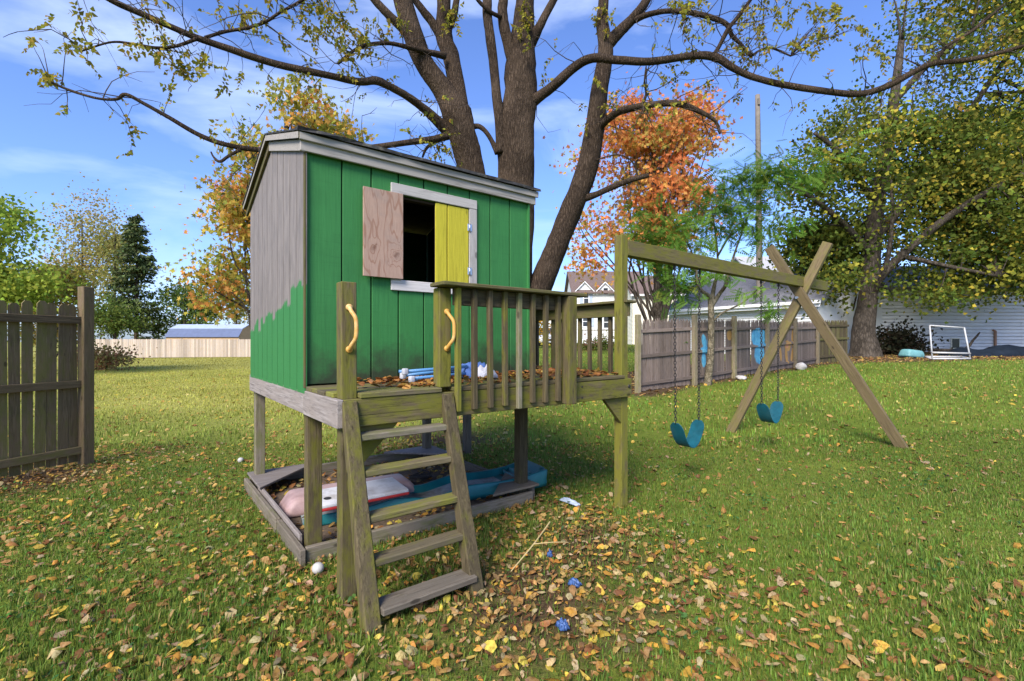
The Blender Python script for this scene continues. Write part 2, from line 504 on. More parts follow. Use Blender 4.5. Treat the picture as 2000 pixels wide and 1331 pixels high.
M['roof_grey'] = plain('grey_shingles', (0.135, 0.135, 0.145), 0.95, 0.35, 9, bstr=0.4)
M['roof_light'] = plain('pale_grey_shingles', (0.36, 0.36, 0.36), 0.95, 0.2, 9, bstr=0.3)
M['roof_brown'] = plain('brown_shingles', (0.14, 0.10, 0.085), 0.95, 0.3, 9, bstr=0.4)
M['roof_blue'] = plain('grey_blue_metal', (0.10, 0.125, 0.20), 0.5, 0.1, 3, spec=0.4)
M['roof_pale'] = plain('pale_metal_roof', (0.36, 0.42, 0.52), 0.5, 0.08, 3, spec=0.4)
M['glass'] = plain('dark_window_glass', (0.03, 0.035, 0.04), 0.12, 0.1, 2, spec=0.6, bstr=0)
M['car'] = plain('silver_car_paint', (0.52, 0.54, 0.57), 0.3, 0.03, 3, spec=0.5, bstr=0)
M['tyre'] = plain('black_tyre', (0.02, 0.02, 0.02), 0.8)
M['lamp'] = plain('lamp_lens', (0.75, 0.75, 0.72), 0.2)
M['pole'] = plain('grey_pole_wood', (0.18, 0.155, 0.125), 0.9, 0.2, 4, bstr=0.3)
M['copper'] = plain('rusty_pipe', (0.36, 0.20, 0.12), 0.6)
M['tarp'] = plain('dark_blue_tarp', (0.012, 0.018, 0.028), 0.85, 0.3, 4, bstr=0.3, spec=0.1)
M['tub'] = plain('pale_teal_plastic', (0.14, 0.32, 0.32), 0.5, 0.2, 4, dirt=(0.05, 0.14, 0.12), dirt_amt=0.4)
M['twig'] = plain('dark_twig', (0.055, 0.04, 0.03), 0.9)
M['stick'] = plain('dry_straw_stick', (0.50, 0.38, 0.17), 0.8)
M['bark'] = bark('ridged_brown_bark', (0.060, 0.041, 0.028), (0.110, 0.077, 0.052), 4.0, 26)
M['bark_grey'] = bark('grey_brown_bark', (0.060, 0.048, 0.036), (0.105, 0.085, 0.065), 3, 9)
M['bark_pale'] = bark('pale_smooth_bark', (0.15, 0.125, 0.08), (0.21, 0.175, 0.115), 5, 8)
M['leaf'] = leaf_mat('tree_leaf', 0.45, 0.75, 0.1)
M['litter'] = leaf_mat('dry_leaf', 0.2, 0.8, 0.12, True)
M['grass'] = leaf_mat('grass_blade', 0.35, 0.6, 0.2)
M['needle'] = leaf_mat('needle_leaf', 0.15, 0.7, 0.1)

def green_wall(name, side):
    """green paint; on the side wall it stops at a ragged line with grey bare wood above it; mildew low on the front"""
    m, nt, b = new_mat(name)
    v = obj_vec(nt, (0.8, 20, 20))
    g = noise(nt, v, 4.0, 6, 0.65, 0.5)
    hgr = noise(nt, obj_vec(nt, (26, 1.5, 1.5)), 3.0, 4, 0.6)
    col = ramp(nt, g, [(0.3, (0.030, 0.150, 0.040)), (0.7, (0.040, 0.185, 0.050))])
    col = mix(nt, ramp(nt, hgr, [(0.55, 0.0), (0.75, 0.35)]), col, (0.022, 0.105, 0.030))
    ge = nt.nodes.new('ShaderNodeNewGeometry')
    sep = nt.nodes.new('ShaderNodeSeparateXYZ'); nt.links.new(ge.outputs['Position'], sep.inputs[0])
    if side:
        # distance from the front of the house along the wall
        dt = nt.nodes.new('ShaderNodeVectorMath'); dt.operation = 'DOT_PRODUCT'
        nt.links.new(ge.outputs['Position'], dt.inputs[0]); dt.inputs[1].default_value = (-0.616, 0.788, 0)
        vv = math_(nt, 'SUBTRACT', dt.outputs['Value'], 2.771)
        st = math_(nt, 'FLOOR', math_(nt, 'MULTIPLY', vv, 9.9))
        cmb = nt.nodes.new('ShaderNodeCombineXYZ'); nt.links.new(st, cmb.inputs[0])
        wn_ = nt.nodes.new('ShaderNodeTexWhiteNoise'); nt.links.new(cmb.outputs[0], wn_.inputs['Vector'])
        stp = math_(nt, 'MULTIPLY', math_(nt, 'SUBTRACT', wn_.outputs['Value'], 0.5), 0.20)
        fine = math_(nt, 'MULTIPLY', math_(nt, 'SUBTRACT', noise(nt, obj_vec(nt, (1.0, 34, 34)), 4.0, 2), 0.5), 0.10)
        lim = math_(nt, 'ADD', math_(nt, 'ADD', math_(nt, 'MULTIPLY', vv, -0.16), 2.0), math_(nt, 'ADD', stp, fine))
        f = math_(nt, 'GREATER_THAN', sep.outputs[2], lim)
        gv = noise(nt, obj_vec(nt, (0.6, 26, 26)), 4.0, 6, 0.7, 0.4)
        bare = ramp(nt, gv, [(0.25, (0.09, 0.075, 0.064)), (0.6, (0.25, 0.215, 0.19))])
        blot = noise(nt, obj_vec(nt, (1.2, 5, 5)), 3.0, 6, 0.7)
        bare = mix(nt, ramp(nt, blot, [(0.45, 0.0), (0.70, 0.6)]), bare, (0.105, 0.092, 0.084))
        col = mix(nt, f, col, bare)
        paint_n = g
    else:
        n2 = noise(nt, ge.outputs['Position'], 3.2, 6, 0.7)
        h = math_(nt, 'ADD', math_(nt, 'MULTIPLY', math_(nt, 'SUBTRACT', sep.outputs[2], 1.20), 2.0), math_(nt, 'MULTIPLY', math_(nt, 'SUBTRACT', n2, 0.5), 1.6))
        col = mix(nt, ramp(nt, h, [(0.06, 0.92), (0.6, 0.0)]), col, (0.028, 0.031, 0.018))
        n3 = noise(nt, ge.outputs['Position'], 1.6, 6, 0.6)
        col = mix(nt, ramp(nt, n3, [(0.48, 0.0), (0.72, 0.55)]), col, (0.02, 0.095, 0.028))
        sk = noise(nt, obj_vec(nt, (0.9, 60, 60)), 2.0, 5, 0.7)
        col = mix(nt, ramp(nt, sk, [(0.58, 0.0), (0.75, 0.5)]), col, (0.016, 0.07, 0.022))
        wr_ = noise(nt, obj_vec(nt, (5, 16, 16)), 4.0, 6, 0.75)
        col = mix(nt, ramp(nt, wr_, [(0.70, 0.0), (0.76, 0.5)]), col, (0.10, 0.17, 0.075))
    nt.links.new(col, b.inputs['Base Color'])
    b.inputs['Roughness'].default_value = 0.7
    b.inputs['Specular IOR Level'].default_value = 0.25
    bump(nt, b, math_(nt, 'ADD', g, math_(nt, 'MULTIPLY', hgr, 0.4)), 0.25, 0.005)
    return m
M['green_front'] = green_wall('green_painted_siding', False)
M['green_side'] = green_wall('green_and_bare_siding', True)
M['green_dark'] = plain('groove_green', (0.006, 0.03, 0.01), 0.9)
M['green_dark_grey'] = plain('groove_grey', (0.03, 0.026, 0.023), 0.95)

def plywood():
    """rotary-cut face: contour-like grain lines that close into rings round two knots (local X up, local Z across)"""
    m, nt, b = new_mat('bare_plywood')
    t = nt.nodes.new('ShaderNodeTexCoord'); sp = nt.nodes.new('ShaderNodeSeparateXYZ'); nt.links.new(t.outputs['Object'], sp.inputs[0])
    x, z = sp.outputs[0], sp.outputs[2]
    f = math_(nt, 'MULTIPLY', noise(nt, obj_vec(nt, (1.6, 1.0, 6.5), False), 1.5, 2, 0.45), 4.2)
    spot = None
    for (x0, z0, a) in ((-0.15, -0.095, 1.7), (-0.11, 0.075, 0.7)):
        wob = math_(nt, 'MULTIPLY', math_(nt, 'SUBTRACT', noise(nt, t.outputs['Object'], 9 + 5 * a, 3, 0.6), 0.5), 0.14)
        dx = math_(nt, 'ADD', math_(nt, 'SUBTRACT', x, x0), wob); dz = math_(nt, 'SUBTRACT', math_(nt, 'SUBTRACT', z, z0), math_(nt, 'MULTIPLY', wob, 0.7))
        d2 = math_(nt, 'ADD', math_(nt, 'MULTIPLY', math_(nt, 'MULTIPLY', dx, dx), 260.0), math_(nt, 'MULTIPLY', math_(nt, 'MULTIPLY', dz, dz), 520.0))
        e = math_(nt, 'POWER', 2.71828, math_(nt, 'MULTIPLY', d2, -1.0))
        f = math_(nt, 'ADD', f, math_(nt, 'MULTIPLY', e, a))
        k = math_(nt, 'POWER', e, 9.0); spot = k if spot is None else math_(nt, 'MAXIMUM', spot, k)
    s = math_(nt, 'SINE', math_(nt, 'MULTIPLY', f, 9.5))
    fine = noise(nt, obj_vec(nt, (3, 10, 60), False), 4, 5, 0.7)
    col = ramp(nt, fine, [(0.3, (0.30, 0.19, 0.14)), (0.7, (0.42, 0.285, 0.215))])
    col = mix(nt, ramp(nt, s, [(0.60, 0.0), (0.97, 0.62)]), col, (0.235, 0.115, 0.072))
    col = mix(nt, math_(nt, 'MULTIPLY', spot, 0.8), col, (0.13, 0.06, 0.04))
    gr = noise(nt, obj_vec(nt, (4, 4, 4), False), 1.4, 5, 0.6)
    col = mix(nt, ramp(nt, gr, [(0.5, 0.0), (0.75, 0.5)]), col, (0.24, 0.19, 0.165))
    nt.links.new(col, b.inputs['Base Color']); b.inputs['Roughness'].default_value = 0.85
    b.inputs['Specular IOR Level'].default_value = 0.2
    bump(nt, b, fine, 0.25, 0.003)
    return m
M['ply'] = plywood()

# ------------------------------------------------------------------ ground
FENCE_PX = [(1244, 768), (1354.5, 753), (1432, 739), (1497, 728), (1551.6, 719), (1595.6, 711)]
FP = [gp(*p) for p in FENCE_PX]          # foot of each post of the fence on the right

def dirt_amount(x, y):
    """0 lawn .. 1 bare earth and litter"""
    x = np.asarray(x, float); y = np.asarray(y, float)
    d = np.zeros_like(x)
    def blob(cx, cy, rx, ry, a):
        return a * np.exp(-(((x - cx) / rx) ** 2 + ((y - cy) / ry) ** 2))
    d += blob(0.5, 3.5, 0.95, 0.9, 0.62)            # worn patch before the rail
    d += blob(-0.1, 2.55, 1.0, 0.6, 0.3)
    d += blob(-1.2, 4.6, 0.9, 0.8, 0.6)            # below the house
    d += blob(-5.3, 5.2, 0.7, 0.9, 0.9)            # foot of the fence on the left
    d += blob(-1.2, 7.3, 1.6, 1.0, 0.5)
    d += blob(0.3, 11.0, 3.0, 1.5, 0.6)            # round the big tree
    # along the fence on the right and under the trees behind it
    a, b = np.array(FP[0].xy), np.array(FP[-1].xy); e = (b - a) / np.linalg.norm(b - a)
    s = (x - a[0]) * e[0] + (y - a[1]) * e[1]; q = (x - a[0]) * e[1] - (y - a[1]) * e[0]
    d += 0.9 * np.exp(-(np.maximum(0, q - 0.1) / 0.45) ** 2) * np.clip((s + 0.5) / 0.5, 0, 1) * (s < 40) * (q > -3)
    d += 0.95 * np.clip((y - 0.06 * x - 16.2) / 1.6, 0, 1) * np.clip((x - 10.5) / 2.0, 0, 1)
    d = d * (0.55 + 0.9 * vnoise(x, y, 3, 1.7)) + 0.25 * (vnoise(x, y, 5, 0.6) - 0.45)
    return np.clip(d, 0, 1)

def sunlit_dryness(x, y):
    """straw tone of the lawn: dry grass, plus the sunlight on the far left painted in"""
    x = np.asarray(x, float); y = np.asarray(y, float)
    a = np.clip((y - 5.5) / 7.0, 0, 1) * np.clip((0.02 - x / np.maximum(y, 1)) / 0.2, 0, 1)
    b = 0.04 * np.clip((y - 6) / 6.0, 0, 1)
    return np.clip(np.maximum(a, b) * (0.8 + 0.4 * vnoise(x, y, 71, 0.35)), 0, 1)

def build_ground():
    def axis(lo, hi, c, n, fine):
        s = np.linspace(-1, 1, n)
        k = 7.5
        w = np.sinh(k * s) / np.sinh(k)
        return np.where(w < 0, c + w * (c - lo), c + w * (hi - c))
    xs = axis(-2500, 2500, 0, 261, 0); ys = axis(-2500, 2500, 6, 261, 0)
    X, Y = np.meshgrid(xs, ys)
    Z = terr(X, Y) + np.where((np.abs(X) < 30) & (np.abs(Y) < 40), 0.02 * (vnoise(X, Y, 9, 0.9) - 0.5), 0)
    n = len(xs); V = np.stack([X, Y, Z], -1).reshape(-1, 3)
    i = np.arange(n - 1); I, J = np.meshgrid(i, i)
    a = (J * n + I).ravel()
    F = np.stack([a, a + 1, a + n + 1, a + n], 1)
    me = bpy.data.meshes.new('ground')
    me.vertices.add(len(V)); me.vertices.foreach_set('co', V.astype(np.float32).ravel())
    me.loops.add(F.size); me.loops.foreach_set('vertex_index', F.astype(np.int32).ravel())
    me.polygons.add(len(F)); me.polygons.foreach_set('loop_start', (np.arange(len(F)) * 4).astype(np.int32))
    me.update(calc_edges=True)
    me.polygons.foreach_set('use_smooth', np.ones(len(F), bool))
    d = dirt_amount(V[:, 0], V[:, 1]).astype(np.float32)
    sun_dry = sunlit_dryness(V[:, 0], V[:, 1]).astype(np.float32)
    c = np.stack([d, sun_dry, d, np.ones_like(d)], 1)
    me.attributes.new('Col', 'FLOAT_COLOR', 'POINT').data.foreach_set('color', c.ravel())
    m, nt, b = new_mat('lawn_soil')
    A = N_(nt, 'ShaderNodeAttribute', attribute_name='Col')
    t = nt.nodes.new('ShaderNodeTexCoord'); P = t.outputs['Object']
    n1 = noise(nt, P, 0.5, 5, 0.6); n2 = noise(nt, P, 7, 6, 0.7); n3 = noise(nt, P, 45, 4, 0.7)
    g = mix(nt, ramp(nt, n1, [(0.35, 0.0), (0.65, 1.0)]), (0.12, 0.17, 0.022), (0.165, 0.195, 0.03))
    g = mix(nt, ramp(nt, n2, [(0.4, 0.0), (0.7, 0.6)]), g, (0.05, 0.06, 0.014))
    g = mix(nt, ramp(nt, n3, [(0.5, 0.0), (0.75, 0.5)]), g, (0.17, 0.15, 0.035))
    e = mix(nt, ramp(nt, n3, [(0.35, 0.0), (0.7, 1.0)]), (0.05, 0.033, 0.018), (0.13, 0.085, 0.045))
    sc_ = nt.nodes.new('ShaderNodeSeparateColor'); nt.links.new(A.outputs['Color'], sc_.inputs[0])
    g = mix(nt, sc_.outputs[1], g, mix(nt, ramp(nt, n2, [(0.35, 0.0), (0.7, 1.0)]), (0.26, 0.255, 0.055), (0.34, 0.31, 0.085)))  # paler straw colour also carries the sunlight painted on the open far lawn
    f = math_(nt, 'ADD', sc_.outputs[0], math_(nt, 'MULTIPLY', math_(nt, 'SUBTRACT', n2, 0.5), 0.7))
    col = mix(nt, ramp(nt, f, [(0.2, 0.0), (0.6, 1.0)]), g, e)
    nt.links.new(col, b.inputs['Base Color']); b.inputs['Roughness'].default_value = 1.0
    b.inputs['Specular IOR Level'].default_value = 0.05
    bump(nt, b, math_(nt, 'ADD', n3, n2), 0.6, 0.03)
    me.materials.append(m)
    o = bpy.data.objects.new('ground', me); put(o); o['kind'] = 'structure'
build_ground()

# ------------------------------------------------------------------ the playset: raised deck with a playhouse, ladder, rails and swing frame
PS_O = Vector((-0.983, 2.748, 0.0)); PS_A = R(38)
PS = empty('playset', PS_O, PS_A)
tag(PS, 'wooden playset with green playhouse on a mossy raised deck, ladder and swing frame', 'playset')
def ps(u, v, z=0.0):
    return WM[PS.name] @ Vector((u, v, z))

LU, DV = 2.59, 2.69           # deck along the front, deck from front to back
ZB, ZT, ZD = 1.004, 1.167, 1.20
W4 = 0.089
# posts
for (u, v, z0, z1) in ((0, 0, -0.1, ZT - 0.006), (0, 0.715, -0.1, ZB + 0.1), (0, 2.60, -0.1, ZB + 0.1), (1.90, 0.715, -0.1, ZB + 0.1), (1.90, 2.60, -0.1, ZB + 0.1), (LU - W4, 2.60, -0.1, ZB + 0.1)):
    box('post', PS, u, u + W4 + (0.012 if v == 0.715 else 0), v, v + W4, z0, z1, M['post'] if v < 1.5 else M['timber'], 0.005, 0.003)
box('post', PS, -0.002, W4, -0.001, W4, ZT - 0.004, 1.85, M['post'], 0.005, 0.004)
box('post', PS, LU - W4, LU, 0, W4, -0.1, 2.47, M['post'], 0.005, 0.002)            # tall corner post that carries the swing beam
box('post', PS, 0.641, 0.641 + W4, 0.0, W4, ZT + 0.03, 1.86, M['post'], 0.005, 0.003)
box('post', PS, 1.712, 1.80, -0.128, -0.039, ZB + 0.006, 1.855, M['post'], 0.005, 0.003)
# rims and joists
box('rim_beam', PS, 0.0, LU + 0.005, -0.038, -0.001, ZB, ZT, M['post'], 0.004)
box('rim_beam', PS, -0.039, -0.001, -0.036, 0.675, ZB, ZT, M['grey'], 0.004, 0.001)
box('rim_beam', PS, -0.039, -0.001, 0.678, DV, ZB + 0.004, ZT, M['grey'], 0.004, 0.001)
box('rim_beam', PS, LU + 0.001, LU + 0.038, 0.0, DV, ZB, ZT, M['post'], 0.004)
box('rim_beam', PS, 0.0, LU, DV, DV + 0.038, ZB, ZT, M['post'], 0.004)
for k in range(5):
    v = 0.45 + 0.44 * k
    box('joist', PS, 0.0, LU, v, v + 0.038, ZB + 0.02, ZT - 0.002, M['deck'], 0.003)
# deck boards (along the front; beside the house short ones)
bw = 0.138
for k in range(5):
    v0 = -0.045 + k * (bw + 0.006)
    if k == 0:
        box('deck_board', PS, 0.094, 0.636, v0, v0 + bw, ZT + 0.002, ZD, M['deck'], 0.005, 0.002)
        box('deck_board', PS, 0.735, LU - W4 - 0.004, -0.041, v0 + bw, ZT + 0.003, ZD - 0.002, M['rail'], 0.005, 0.002)
    else:
        box('deck_board', PS, -0.03 if k > 1 else -0.02, LU, v0, v0 + bw, ZT + 0.002, ZD, M['deck'], 0.005, 0.002)
for k in range(14):
    v0 = 0.69 + k * (bw + 0.006)
    if v0 + bw > DV + 0.03: break
    box('deck_board', PS, 1.97, LU + 0.02, v0, v0 + bw, ZT + 0.002, ZD, M['deck'], 0.005, 0.002)
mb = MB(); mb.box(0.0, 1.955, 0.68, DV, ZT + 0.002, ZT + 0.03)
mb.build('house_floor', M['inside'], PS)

# front rail
box('rail_cap', PS, 0.60, 1.925, -0.125, 0.06, 1.862, 1.888, M['rail'], 0.005, 0.001)
box('rail', PS, 0.735, 1.84, -0.036, -0.001, 1.745, 1.858, M['rail'], 0.004)
for k in range(8):
    u = 0.729 + 0.1303 * k
    mt = M['timber'] if k in (4,) else M['post']
    box('picket', PS, u, u + 0.036, -0.076, -0.039, ZB + (0.03 if k != 4 else -0.004) + 0.012 * random.random(), 1.86, mt, 0.004, 0.004)
# side rail on the far right edge of the deck
box('rail_cap', PS, LU - 0.06, LU + 0.085, -0.03, DV, 1.855, 1.88, M['rail'], 0.005, 0.001)
box('rail', PS, LU + 0.002, LU + 0.037, 0.0, DV, 1.735, 1.852, M['rail'], 0.004)
for k in range(19):
    v = 0.12 + 0.1345 * k
    box('picket', PS, LU + 0.04, LU + 0.077, v - 0.018, v + 0.018, ZB + 0.02, 1.85, M['rail'], 0.004, 0.004)
bk = MB(); bk.tube([(LU - 0.035, -0.0385, 1.10), (LU - 0.035, -0.047, 1.10)], [0.017, 0.014], 8, 1); bk.build('bolt', M['chain'], PS)
for uu in (0.03, 0.67, 1.3, 1.95):
    for zz in (1.04, 1.13):
        bk = MB(); bk.tube([(uu, -0.0385, zz), (uu, -0.0425, zz)], [0.009, 0.007], 8, 1); bk.build('bolt', M['chain'], PS)
# gussets below the front rim
prism('gusset', PS, [(0.0, 0.0), (-0.235, 0.0), (0.0, -0.235)], -0.002, 0.036, M['post'], lambda a, b, w: Vector((LU - W4 - 0.003 + a, w + 0.002, ZB - 0.003 + b)), 0.003)
prism('gusset', PS, [(0.0, 0.0), (0.26, 0.0), (0.0, -0.26)], -0.002, 0.036, M['post'], lambda a, b, w: Vector((W4 + 0.003 + a, w + 0.002, ZB - 0.003 + b)), 0.003)
# ladder: two leaning 4x4 stringers and five treads
def lad_v(z): return -0.05 - 0.362 * (1 - z / 1.165)
for u0 in (-0.012, 0.632):
    # cut square to the ground: a sheared prism in the (v,z) plane
    t = 0.095
    poly = [(lad_v(-0.03), -0.03), (lad_v(1.16), 1.16), (-0.040, 1.16), (-0.040, 1.03), (lad_v(-0.03) + t, -0.03)]
    so = prism('stringer', PS, poly, u0, u0 + 0.087, M['post'], lambda a, b, w: Vector((b, a, -w)), 0.006)
    Wn = WM[PS.name] @ Matrix(((0, 0, -1, 0), (0, 1, 0, 0), (1, 0, 0, 0), (0, 0, 0, 1)))     # local X runs up the timber, and the grain with it
    WM[so.name] = Wn; so.matrix_basis = WM[PS.name].inverted() @ Wn
for z in (0.105, 0.325, 0.54, 0.775, 0.968):
    v = lad_v(z)
    top = z > 0.9
    box('tread', PS, 0.070 + 0.008, 0.070 + 0.60 - (0.0 if not top else 0.03), v + (0.006 if z > 0.3 else -0.03), v + 0.11, z - 0.038, z, M['timber'] if top or z < 0.2 else M['deck'], 0.006, 0.004)
# grab handles
def handle(u, v, z0, z1):
    pts = [(u, v - 0.008, z1), (u + 0.004, v - 0.03, z1 - 0.025), (u + 0.018, v - 0.058, z1 - 0.065), (u + 0.022, v - 0.062, (z0 + z1) / 2), (u + 0.018, v - 0.058, z0 + 0.065), (u + 0.004, v - 0.03, z0 + 0.025), (u, v - 0.008, z0)]
    h = MB()
    h.tube(pts, [0.012, 0.0125, 0.012, 0.0125, 0.012, 0.0125, 0.012], 10, 5)
    for z in (z0, z1):
        h.tube([(u, v - 0.001, z), (u, v - 0.012, z)], [0.021, 0.019], 14, 1)
    o = h.build('handle', M['handle'], PS, smooth=True)
    for z in (z0, z1):
        s = MB(); s.tube([(u, v - 0.011, z), (u, v - 0.0155, z)], [0.009, 0.007], 8, 1)
        s.build('bolt', M['chain'], o, WM[PS.name])
handle(0.042, -0.001, 1.455, 1.70)
handle(0.694, 0.0, 1.455, 1.70)

# ---------------- playhouse walls
HF, HBK, HL, HR = 0.66, 2.64, -0.04, 1.955     # outer faces: front v, back v, left u, right u
ZW0, EV = 1.165, 2.86
RIDGE_V, RIDGE_Z = 1.65, 3.235
def roof_z(v):      # underside of the roof
    return EV - 0.02 + (RIDGE_Z - 0.045 - EV + 0.02) * (1 - abs(v - RIDGE_V) / (RIDGE_V - HF))
# window opening in the front wall
OU0, OU1, OZ0, OZ1 = 0.672, 1.290, 1.977, 2.633
mb = MB()
mb.box(HL + 0.016, OU0, HF + 0.017, HF + 0.045, ZW0 + 0.04, EV - 0.02)
mb.box(OU1, HR - 0.002, HF + 0.017, HF + 0.045, ZW0 + 0.04, EV - 0.02)
mb.box(OU0, OU1, HF + 0.017, HF + 0.045, ZW0 + 0.04, OZ0)
mb.box(OU0, OU1, HF + 0.017, HF + 0.045, OZ1, EV - 0.02)
front = mb.build('wall', M['green_dark'], PS)
edges = [HL + 0.012] + [0.004 + 0.2165 * k for k in range(1, 9)] + [HR]
for a, b in zip(edges[:-1], edges[1:]):
    a2, b2 = a + 0.0055, b - 0.0055
    segs = [(a2, b2, ZW0 + 0.042, EV)]
    if b2 > OU0 and a2 < OU1:
        segs = [(a2, b2, ZW0 + 0.042, OZ0 - 0.001), (a2, b2, OZ1 + 0.001, EV)]
        if a2 < OU0: segs.append((a2, OU0 - 0.001, OZ0, OZ1))
        if b2 > OU1: segs.append((OU1 + 0.001, b2, OZ0, OZ1))
    for (x0, x1, z0, z1) in segs:
        box('siding_board', front, x0, x1, HF, HF + 0.0165, z0, z1, M['green_front'], 0.003, 0.0, axis=2)
# left wall with its gable, boards 0.2 wide
def gable_wall(u_in, u_out, groove, mat, n, name='wall', boards=True):
    poly = [(HF + 0.018, ZW0 - 0.01), (HBK - 0.002, ZW0 - 0.01), (HBK - 0.002, roof_z(HBK)), (RIDGE_V, roof_z(RIDGE_V)), (HF + 0.018, roof_z(HF))]
    w = prism(name, PS, poly, u_in, u_in + (0.012 if u_out > u_in else -0.012) , groove, lambda a, b, w: Vector((w, a, b)))
    if boards:
        for k in range(n):
            a = HF - 0.03 + (HBK - HF + 0.03) * k / n + 0.0065; b = HF - 0.03 + (HBK - HF + 0.03) * (k + 1) / n - 0.0065
            zb = ZW0 - 0.018 + 0.004 * random.random()
            pl = [(a, zb), (b, zb), (b, roof_z(b) - 0.004)]
            if a < RIDGE_V < b: pl.append((RIDGE_V, roof_z(RIDGE_V) - 0.004))
            pl.append((a, roof_z(max(a, HF)) - 0.004))
            # local X runs up the board so that the grain does too
            me_o = prism('siding_board', w, [(z, v) for v, z in pl], 0, u_out - u_in, mat, lambda a_, b_, w_: Vector((a_, b_, -w_)))
            Mx = Matrix(((0, 0, -1, u_in), (0, 1, 0, 0), (1, 0, 0, 0), (0, 0, 0, 1)))
            Wn = WM[PS.name] @ Mx
            WM[me_o.name] = Wn; me_o.matrix_basis = WM[w.name].inverted() @ Wn
    return w
gable_wall(HL + 0.017, HL, M['green_dark_grey'], M['green_side'], 10)
gable_wall(HR - 0.016, HR, M['green_dark'], M['green_front'], 10)
mb = MB(); mb.box(HL + 0.03, HR - 0.03, HBK - 0.03, HBK, ZW0, roof_z(HBK)); mb.build('wall', M['green_front'], PS)
# dark corner batten at the front left corner
box('corner_batten', PS, HL - 0.002, HL + 0.010, HF - 0.026, HF - 0.001, ZW0 + 0.02, EV - 0.04, M['rail'], 0.002)
# window frame boards
FU0, FU1, FZ0, FZ1 = 0.586, 1.368, 1.894, 2.713
wf = box('window_frame', PS, FU0, FU1, HF - 0.02, HF - 0.001, OZ1 + 0.002, FZ1, M['white_trim'], 0.003)
box('window_frame', PS, FU0 + 0.001, FU1 - 0.001, HF - 0.02, HF - 0.001, FZ0, OZ0 - 0.002, M['white_trim'], 0.003)
box('window_frame', PS, FU0 + 0.002, OU0 - 0.002, HF - 0.0195, HF - 0.001, OZ0, OZ1, M['white_trim'], 0.003)
box('window_frame', PS, OU1 + 0.002, FU1 - 0.0005, HF - 0.0195, HF - 0.001, OZ0, OZ1, M['white_trim'], 0.003)
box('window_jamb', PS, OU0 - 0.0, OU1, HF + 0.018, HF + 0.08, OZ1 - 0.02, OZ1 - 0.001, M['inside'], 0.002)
# yellow shutter, closed, of two boards
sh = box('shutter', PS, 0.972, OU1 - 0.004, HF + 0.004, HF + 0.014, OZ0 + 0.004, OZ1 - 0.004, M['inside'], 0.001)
sh['label'] = 'yellow closed shutter'
box('shutter_board', sh, 0, 0, 0, 0, 0, 0, M['yellow']) if False else None
def sub_box(name, par, *a, **k):
    o = box(name, PS, *a, **k); W = WM[o.name]; o.parent = par; o.matrix_basis = WM[par.name].inverted() @ W; return o
sub_box('shutter_board', sh, 0.971, 1.075, HF - 0.010, HF + 0.0035, OZ0 + 0.003, OZ1 - 0.005, M['yellow'], 0.003, axis=2)
sub_box('shutter_board', sh, 1.085, OU1 - 0.003, HF - 0.010, HF + 0.0035, OZ0 + 0.003, OZ1 - 0.005, M['yellow'], 0.003, axis=2)
for z in (2.47, 2.10):
    sub_box('hinge', sh, OU1 - 0.02, OU1 + 0.022, HF - 0.0235, HF - 0.0205, z - 0.03, z + 0.03, M['steel'], 0.001)
    k = MB(); k.tube([(OU1 - 0.001, HF - 0.0245, z - 0.033), (OU1 - 0.001, HF - 0.0245, z + 0.033)], [0.0055, 0.0055], 8, 1)
    k.build('hinge_pin', M['steel'], sh, WM[PS.name], True)
# plywood shutter, swung open flat against the wall
sh2 = box('shutter', PS, 0.358, 0.668, HF - 0.052, HF - 0.036, OZ0 + 0.002, OZ1 - 0.004, M['ply'], 0.002, axis=2)
sh2['label'] = 'bare plywood shutter swung open'
# roof: two slabs, shingle courses along the edges, fascia
def roof_slab(v_eave, sgn):
    s = (RIDGE_Z - 2.905) / (RIDGE_V - 0.60)
    ze = RIDGE_Z - abs(v_eave - RIDGE_V) * s
    poly = [(v_eave, ze), (RIDGE_V, RIDGE_Z), (RIDGE_V, RIDGE_Z - 0.04), (v_eave, ze - 0.04)]
    r = prism('roof', PS, poly, HL - 0.045, HR + 0.078, M['rail'], lambda a, b, w: Vector((w, a, b)))
    # shingle courses
    n = 9
    for k in range(n):
        f0, f1 = k / n, (k + 1) / n
        v0 = v_eave + (RIDGE_V - v_eave) * f0; v1 = v_eave + (RIDGE_V - v_eave) * min(1.0, f1 + 0.02)
        off = -0.022 * (1 if sgn > 0 else -1) if k == 0 else 0
        z0 = RIDGE_Z - abs(v0 - RIDGE_V) * s; z1 = RIDGE_Z - abs(v1 - RIDGE_V) * s
        nj = 14
        V, F = [], []
        for j in range(nj + 1):
            u = HL - 0.055 + (HR - HL + 0.145) * j / nj
            dz = 0.002 * random.random()
            V += [(u, v0 + off + 0.006 * random.gauss(0, 1), z0 + 0.002), (u, v0 + off + 0.004 * random.gauss(0, 1), z0 + (0.026 if k == 0 else 0.016) + dz), (u, v1, z1 + 0.006 + dz), (u, v1, z1 + 0.001)]
        for j in range(nj):
            a = j * 4
            for i in range(4):
                F.append((a + i, a + (i + 1) % 4, a + 4 + (i + 1) % 4, a + 4 + i))
        F += [(0, 1, 2, 3), (nj * 4 + 3, nj * 4 + 2, nj * 4 + 1, nj * 4)]
        mesh_obj('shingle_course', V, F, M['shingle'], r, WM[PS.name])
    return r
roof_slab(0.60, 1); roof_slab(2.745, -1)
# front fascia: a deep board with a smaller drip strip on it
zf = 2.905
box('fascia', PS, HL - 0.03, HR + 0.06, HF - 0.042, HF - 0.022, zf - 0.118, zf - 0.045, M['fascia'], 0.003)
box('fascia', PS, HL - 0.040, HR + 0.077, HF - 0.062, HF - 0.043, zf - 0.052, zf - 0.002, M['fascia'], 0.003)
